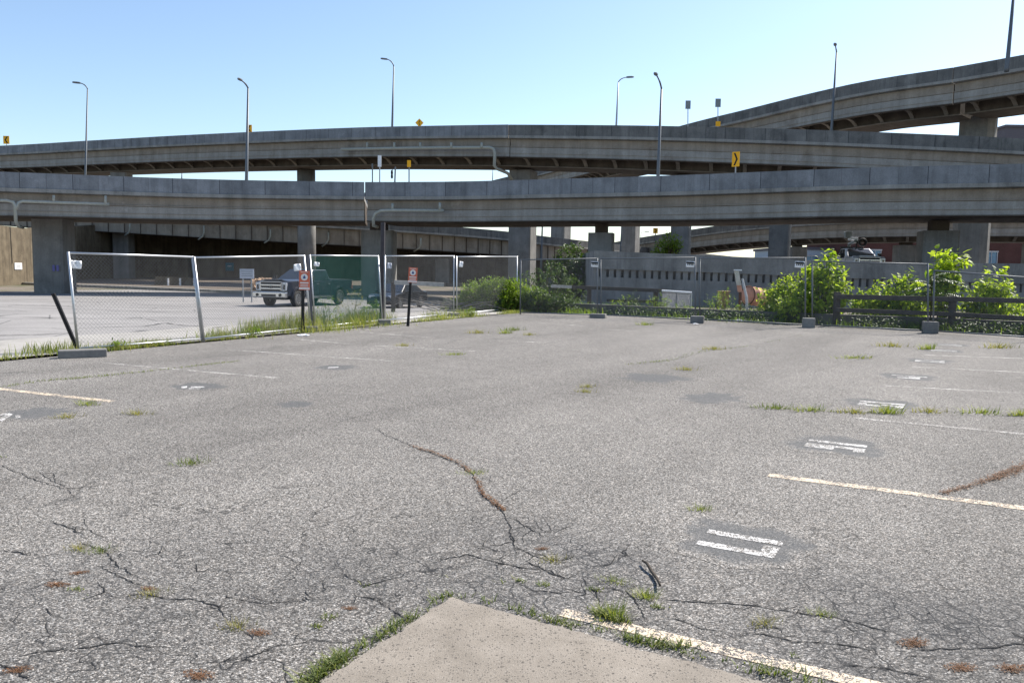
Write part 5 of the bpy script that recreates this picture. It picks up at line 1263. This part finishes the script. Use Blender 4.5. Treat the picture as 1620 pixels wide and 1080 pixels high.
# weeds along the kerb wall behind the right fence
for i, (px, d, yt, sp_, n, lab) in enumerate((
    (905, 32, 470, .5, 350, 'grey green weed right of the dark bush'), (985, 30.6, 468, .5, 350, 'weed tuft in front of the dark single rail'), (1003, 30.2, 458, .35, 260, 'upright weed at the middle of the dark single rail'),
    (1042, 29.6, 464, .4, 380, 'weed at the right post of the dark single rail'), (1085, 29, 474, .4, 260, 'weed below the white topped low frame'), (1142, 28.4, 455, .5, 520, 'dark weed in front of the tan utility box'),
    (1176, 27.6, 478, .4, 260, 'weed at the foot of the pale plank'), (1200, 27.4, 482, .3, 180, 'weed just below the orange drum'))):
    tall(lab, px, d, yt, sp_, n, .075, mat=random.choice([L_FEATH, L_DARK, L_FEATH]), name='kerb_weed', group='weeds along the kerb wall', wr=.3, stems=6)

# grass strip under the left fence
gs = MB(); gd = MB()
def strip_base():
    a = random.uniform(-7.5, 17.5); return a
for i in range(15000):
    al = random.uniform(-9, 19.0); den = .40 + .55 * math.sin(al * 1.7) * math.sin(al * .6 + 1); wdt = .35
    tall_ = 0
    if al < -.4: den *= .8; wdt = .30
    if 3.6 < al < 9.8: wdt = .9; tall_ = math.exp(-((al - 6.4) / 1.7) ** 2)
    if 11.5 < al < 16: den *= .7
    if random.random() > den: continue
    pe = random.gauss(-.06 + .12 * tall_, wdt * .42); v = FA + FD * al + FN * pe; z = zfun(v.x, v.y)
    h = random.uniform(.05, .18) * (1 + 3.4 * tall_ * random.random() ** 1.5) * (1.0 if abs(pe) < .3 else .8)
    tgt = gd if random.random() < .14 else gs
    blade(tgt, Vector((v.x, v.y, z)), h, random.uniform(.008, .017), random.uniform(.2, 1.0), random.uniform(0, 6.28))
for (al, pe, n, hh, sp_) in ((7.2, .9, 500, .55, .35), (5.0, .55, 420, .42, .3), (6.0, .7, 300, .5, .25), (9.2, .9, 600, .5, .4), (10.4, 1.1, 420, .42, .35), (3.6, .35, 280, .26, .25), (1.6, .2, 200, .16, .3), (-.3, .35, 220, .25, .3), (-2.2, .1, 160, .22, .35), (-3.5, .3, 160, .16, .5), (8.5, .4, 300, .4, .3), (13.4, .8, 200, .3, .4), (14.6, .5, 240, .3, .3)):
    for i in range(n):
        v = FA + FD * (al + random.gauss(0, sp_)) + FN * (pe + random.gauss(0, sp_ * .7)); blade(gs if random.random() < .85 else gd, Vector((v.x, v.y, zfun(v.x, v.y))), hh * random.uniform(.35, 1.15), random.uniform(.01, .02), random.uniform(.1, .7), random.uniform(0, 6.28))
tag(gs.build('grass', L_GRASS, None, (FA.x, FA.y, 0)), kind='stuff'); tag(gd.build('dry_grass', L_GRASS2, None, (FA.x, FA.y, 0)), kind='stuff')
# leafy weeds in that strip
for lab, al, pe, h, n in (('leafy green weed in the grass behind the larger orange sign', 7.6, .7, .75, 420), ('bluish weed clump behind the green fence panel', 10.3, 1.2, .6, 650), ('tall reddish weed behind the green fence panel', 10.6, 2.2, .95, 260), ('leafy weed at the foot of the smaller orange sign', 14.4, .1, .28, 300), ('dark weed at the foot of the second fence post', 4.2, -.05, .22, 220), ('weed against the long concrete foot of the nearest post', .7, -.05, .12, 160)):
    v = FA + FD * al + FN * pe; g = Vector((v.x, v.y, zfun(v.x, v.y)))
    bush('leafy_weed', lab, 'weed', g, [((0, 0, h * .4), (h * .55, h * .5, h * .4)), ((.1, 0, h * .75), (h * .3, h * .3, h * .28))], n, .06, .02, L_FEATH if 'reddish' not in lab else L_GRASS2, 6, 'oval', 'weeds in the left grass strip', 5, .1, None, .006)
# shade plants at the foot of the right hand fence (on the lot side of the kerb)
fg = MB()
for i in range(5200):
    k = random.random() * (len(kq) - 2); j = int(k); q = kq[j].lerp(kq[j + 1], k - j); off = random.uniform(-1.5, 1.4); p = Vector((q.x, q.y + off, 0 if off < .05 else .2))
    if random.random() < .5 + .5 * math.sin(q.x * 1.9) * math.sin(q.x * .7 + 2): blade(fg, p, random.uniform(.08, .34), random.uniform(.01, .02), random.uniform(.2, 1), random.uniform(0, 6.28))
tag(fg.build('kerb_grass', L_FEATH, None, (8, 28, 0)), kind='stuff')

gc = MB()
for i in range(9000):
    k = random.random() * (len(kq) - 2); j = int(k); q = kq[j].lerp(kq[j + 1], k - j); off = random.gauss(-.45, .45)
    if math.sin(q.x * 1.3 + 1) * math.sin(q.x * .5) < random.uniform(-1, .6): continue
    p = Vector((q.x, q.y + off, random.uniform(.02, .32 if off > -.9 else .12))); leafq(gc, p, Vector((rv().x, rv().y - .3, rv().z * .5)).normalized(), (Vector((0, 0, 1)) + rv() * .6).normalized(), random.uniform(.05, .11), random.uniform(.025, .05))
tag(gc.build('ground_cover', L_DARK, None, (8, 28, 0)), kind='stuff')
# tufts in the asphalt cracks
def tuft_mesh(name, n, hmin, hmax, rad, mat, flat=.6, leafy=False):
    b = LMB()
    for i in range(n):
        a = random.uniform(0, 6.28); r_ = rad * random.random() ** 1.1; p = Vector((math.cos(a) * r_ * 1.4, math.sin(a) * r_ * .7, 0))
        if leafy: leafq(b, p + Vector((0, 0, random.uniform(.004, hmax))), Vector((math.cos(a + random.uniform(-1, 1)), math.sin(a + random.uniform(-1, 1)), random.uniform(.0, .5))).normalized(), Vector((0, 0, 1)), random.uniform(.012, .028), random.uniform(.006, .012))
        else: blade(b, p, random.uniform(hmin, hmax), random.uniform(.003, .006), random.uniform(.4, 1.4), a + random.uniform(-.9, .9), .4)
    return b.build(name, mat)
T_G = [tuft_mesh('weed_tuft', 110, .012, .075, .10, L_GRASS), tuft_mesh('weed_tuft', 130, .01, .055, .13, L_GRASS), tuft_mesh('weed_tuft', 95, .012, .065, .10, L_GRASS2), tuft_mesh('weed_tuft', 120, .01, .06, .11, L_GRASS3), tuft_mesh('weed_tuft', 120, .02, .09, .07, L_GRASS)]
T_R = [tuft_mesh('weed_mat', 260, 0, .012, .10, L_RUSTY, leafy=True), tuft_mesh('weed_mat', 300, 0, .015, .11, L_RUSTY, leafy=True)]
used = set()
def tuft(px, py, s_, kind='g', label=None, rz=None, sx=1.0):
    if s_ > 1.1 and kind != 'r': s_ = 1.1 + (s_ - 1.1) * .42
    src = random.choice(T_G if kind == 'g' else [T_G[2]] if kind == 'd' else T_R)
    if src.name in used: o = src.copy(); COL.objects.link(o)
    else: o = src; used.add(src.name)
    p = gp(px, py); o.location = p; o.rotation_euler.z = random.uniform(-.4, .4) if rz is None else rz; o.scale = (s_ * sx, s_, s_ * random.uniform(.85, 1.2))
    g_ = 'green weed tufts in the asphalt' if kind != 'r' else 'red brown weed mats in the asphalt'
    tag(o, label or ('small weed tuft growing from a crack in the asphalt' if kind != 'r' else 'flat red brown weed mat in an asphalt crack'), 'weed tuft', g_)
    return o
for px, py, s_, kd, lb in (
    (108, 660, 1.6, 'd', 'pale weed tuft below the cream stall line at the left edge'), (138, 640, 1.5, 'g', 'green weed tuft just under the right end of the cream stall line'), (218, 655, 1.3, 'd', 'lone pale weed tuft between the two left number patches'),
    (302, 733, 1.15, 'g', 'lone green weed tuft in the open asphalt left of the rusty crack'), (127, 868, .7, 'g', 'left one of two small tufts in the bottom left cracks'), (159, 872, .65, 'g', 'right one of two small tufts in the bottom left cracks'),
    (750, 748, .75, 'g', 'green tuft in the middle of the rusty diagonal crack'), (1108, 806, .75, 'g', 'lone green tuft above the number 17'), (875, 886, .75, 'd', 'pale tuft in the broken asphalt above the slab corner'),
    (968, 976, .95, 'g', 'bright grass tuft at the start of the cream edge line'), (1022, 945, .75, 'g', 'tuft just below the bent stick'), (972, 919, .6, 'g', 'tuft left of the bent stick'),
    (1210, 986, .7, 'd', 'pale tuft in the cracks below the number 17'), (1300, 972, .55, 'g', 'small bright tuft in the cracks right of number 17'), (240, 940, .7, 'd', 'pale tuft on a long crack near the bottom left'),
    (378, 991, .7, 'd', 'yellowish tuft beside a red brown mat near the bottom'), (1226, 645.5, 2.2, 'g', 'first tuft at the left end of the grassy joint above stall 16'), (1282, 649.5, 2.0, 'g', 'second tuft along the grassy joint above stall 16'),
    (1352, 652.5, 2.2, 'g', 'third tuft along the grassy joint, just below number 15'), (1405, 653.5, 2.3, 'g', 'fourth tuft along the grassy joint, right of number 15'), (1471, 651.5, 2.3, 'g', 'fifth tuft along the grassy joint, taller and dense'),
    (1552, 653, 2.3, 'g', 'sixth tuft along the grassy joint near the right edge'), (1615, 656.5, 1.9, 'g', 'last tuft along the grassy joint at the right edge'),
    (812, 522.5, 5.0, 'g', 'bright tuft in front of the feathery bush'), (757, 527, 4.5, 'd', 'pale wide tuft left in front of the feathery bush'), (800, 527.5, 3.6, 'g', 'flat tuft just below the bright one before the feathery bush'), (838, 530, 2.6, 'd', 'faint tuft right of the bright one before the feathery bush'),
    (1352, 566.5, 3.6, 'g', 'wide grass patch left of number 14'), (1412, 548, 4.6, 'g', 'grass patch by the fence left of number 11'), (1468, 552.5, 3.6, 'g', 'small grass patch beside number 12'), (1580, 550, 6.0, 'g', 'large bright grass patch by the fence at the right'),
    (1130, 552.5, 3.6, 'g', 'thin grass patch in the middle of the far asphalt'), (1086, 585, 1.8, 'd', 'faint tuft above the dark tar patches'), (930, 612, 1.4, 'd', 'tiny tuft far in the open asphalt'), (928, 620, 1.4, 'd', 'faint tuft below the tiny one in the open asphalt'),
    (718, 561, 2.2, 'g', 'tuft at the end of a far stall line'), (1020, 514, 4.0, 'g', 'small bright tuft near the foot of the right fence'), (640, 547, 2.6, 'd', 'faint strip of grass before the green fence panel')):
    tuft(px, py, s_, kd, lb, sx=1.25 if 'joint' in lb or 'patch' in lb else 1.0)
# joints with grass: one run of many small tufts
gj = MB()
def grassline(pxs, n, h, spread, tgt):
    pts = [gp(*p) for p in pxs]
    for i in range(n):
        k = random.random() * (len(pts) - 1); j = int(k); q = pts[j].lerp(pts[j + 1], k - j)
        if math.sin(q.x * 2.9) * math.sin(q.x * 1.1 + q.y) < random.uniform(-.9, .55): blade(tgt, q + Vector((random.gauss(0, spread), random.gauss(0, spread), 0)), random.uniform(.3, 1) * h, random.uniform(.004, .009), random.uniform(.5, 1.4), random.uniform(0, 6.28))
grassline([(1200, 643), (1290, 650), (1400, 654), (1640, 658)], 420, .045, .02, gj)
grassline([(0, 613), (60, 603), (130, 598), (230, 588), (300, 580), (380, 571)], 900, .05, .04, gj)
grassline([(990, 577), (1060, 570), (1110, 556), (1180, 548), (1270, 530)], 600, .05, .05, gj)
grassline([(500, 1074), (560, 1035), (610, 1003), (660, 975), (705, 944)], 300, .05, .018, gj); grassline([(700, 945), (740, 944), (775, 952)], 130, .045, .02, gj)
grassline([(800, 960), (860, 978), (905, 988)], 220, .04, .02, gj); grassline([(985, 1008), (1030, 1018), (1090, 1025)], 230, .05, .02, gj)
grassline([(1190, 1058), (1240, 1068), (1300, 1085)], 240, .05, .025, gj); grassline([(870, 980), (1400, 1105)], 260, .035, .03, gj)
grassline([(480, 1085), (520, 1055), (545, 1040)], 300, .07, .02, gj); grassline([(600, 1010), (640, 985), (655, 975)], 170, .055, .015, gj); grassline([(680, 955), (715, 938)], 150, .05, .015, gj); grassline([(940, 968), (990, 985)], 260, .06, .02, gj)
for px, py in ((700, 910), (790, 920), (820, 918), (580, 925), (500, 990), (520, 975), (145, 943), (118, 932), (1040, 960), (940, 932), (860, 925), (1360, 985), (1255, 1035), (1330, 1040), (1380, 1068), (1420, 1050), (20, 725), (10, 722)):
    grassline([(px - 9, py), (px + 9, py + 2)], 36, .03, .012, gj)
tag(gj.build('crack_grass', L_GRASS3, None, (0, 4, 0)), kind='stuff')
# red brown weed lines
rm = MB()
def rustline(pxs, n, spread):
    pts = [gp(*p) for p in pxs]
    for i in range(n):
        k = random.random() * (len(pts) - 1); j = int(k); q = pts[j].lerp(pts[j + 1], k - j) + Vector((random.gauss(0, spread), random.gauss(0, spread), random.uniform(.003, .016))); a = random.uniform(0, 6.28)
        leafq(rm, q, Vector((math.cos(a), math.sin(a), random.uniform(0, .5))).normalized(), Vector((0, 0, 1)), random.uniform(.012, .028), random.uniform(.005, .011))
rustline([(652, 706), (690, 718), (725, 732), (745, 748)], 300, .012); rustline([(752, 755), (763, 780), (785, 798), (797, 808)], 300, .011)
rustline([(1700, 705), (1620, 738), (1570, 759)], 1300, .034); rustline([(1590, 750), (1540, 768), (1490, 781)], 420, .017)
tag(rm.build('dead_weeds', L_RUSTY, None, (0, 5, 0)), kind='stuff')
for px, py, s_, lb in ((90, 925, .95, 'long red brown weed mat on a crack at the lower left'), (125, 906, .7, 'red brown weed mat above the long one at the lower left'), (235, 931, .6, 'red brown weed mat beside the pale tuft near the bottom left'), (410, 1001, .75, 'red brown weed mat right of the yellowish tuft near the bottom'), (315, 1068, .9, 'red brown weed mat at the very bottom left'), (28, 1060, .7, 'red brown weed mat in the bottom left corner'), (553, 962, .5, 'small red brown mat left of the slab corner'), (1445, 1018, 1.0, 'red brown weed mat in the cracks at the lower right'), (1520, 1056, .9, 'red brown weed mat at the bottom right'), (1600, 1058, 1.0, 'red brown weed mat in the bottom right corner'), (858, 868, .6, 'rusty mat on the branching crack above the slab')):
    tuft(px, py, s_ * .5, 'r', lb)
for o in T_G + T_R:
    if o.name not in used: bpy.data.objects.remove(o)
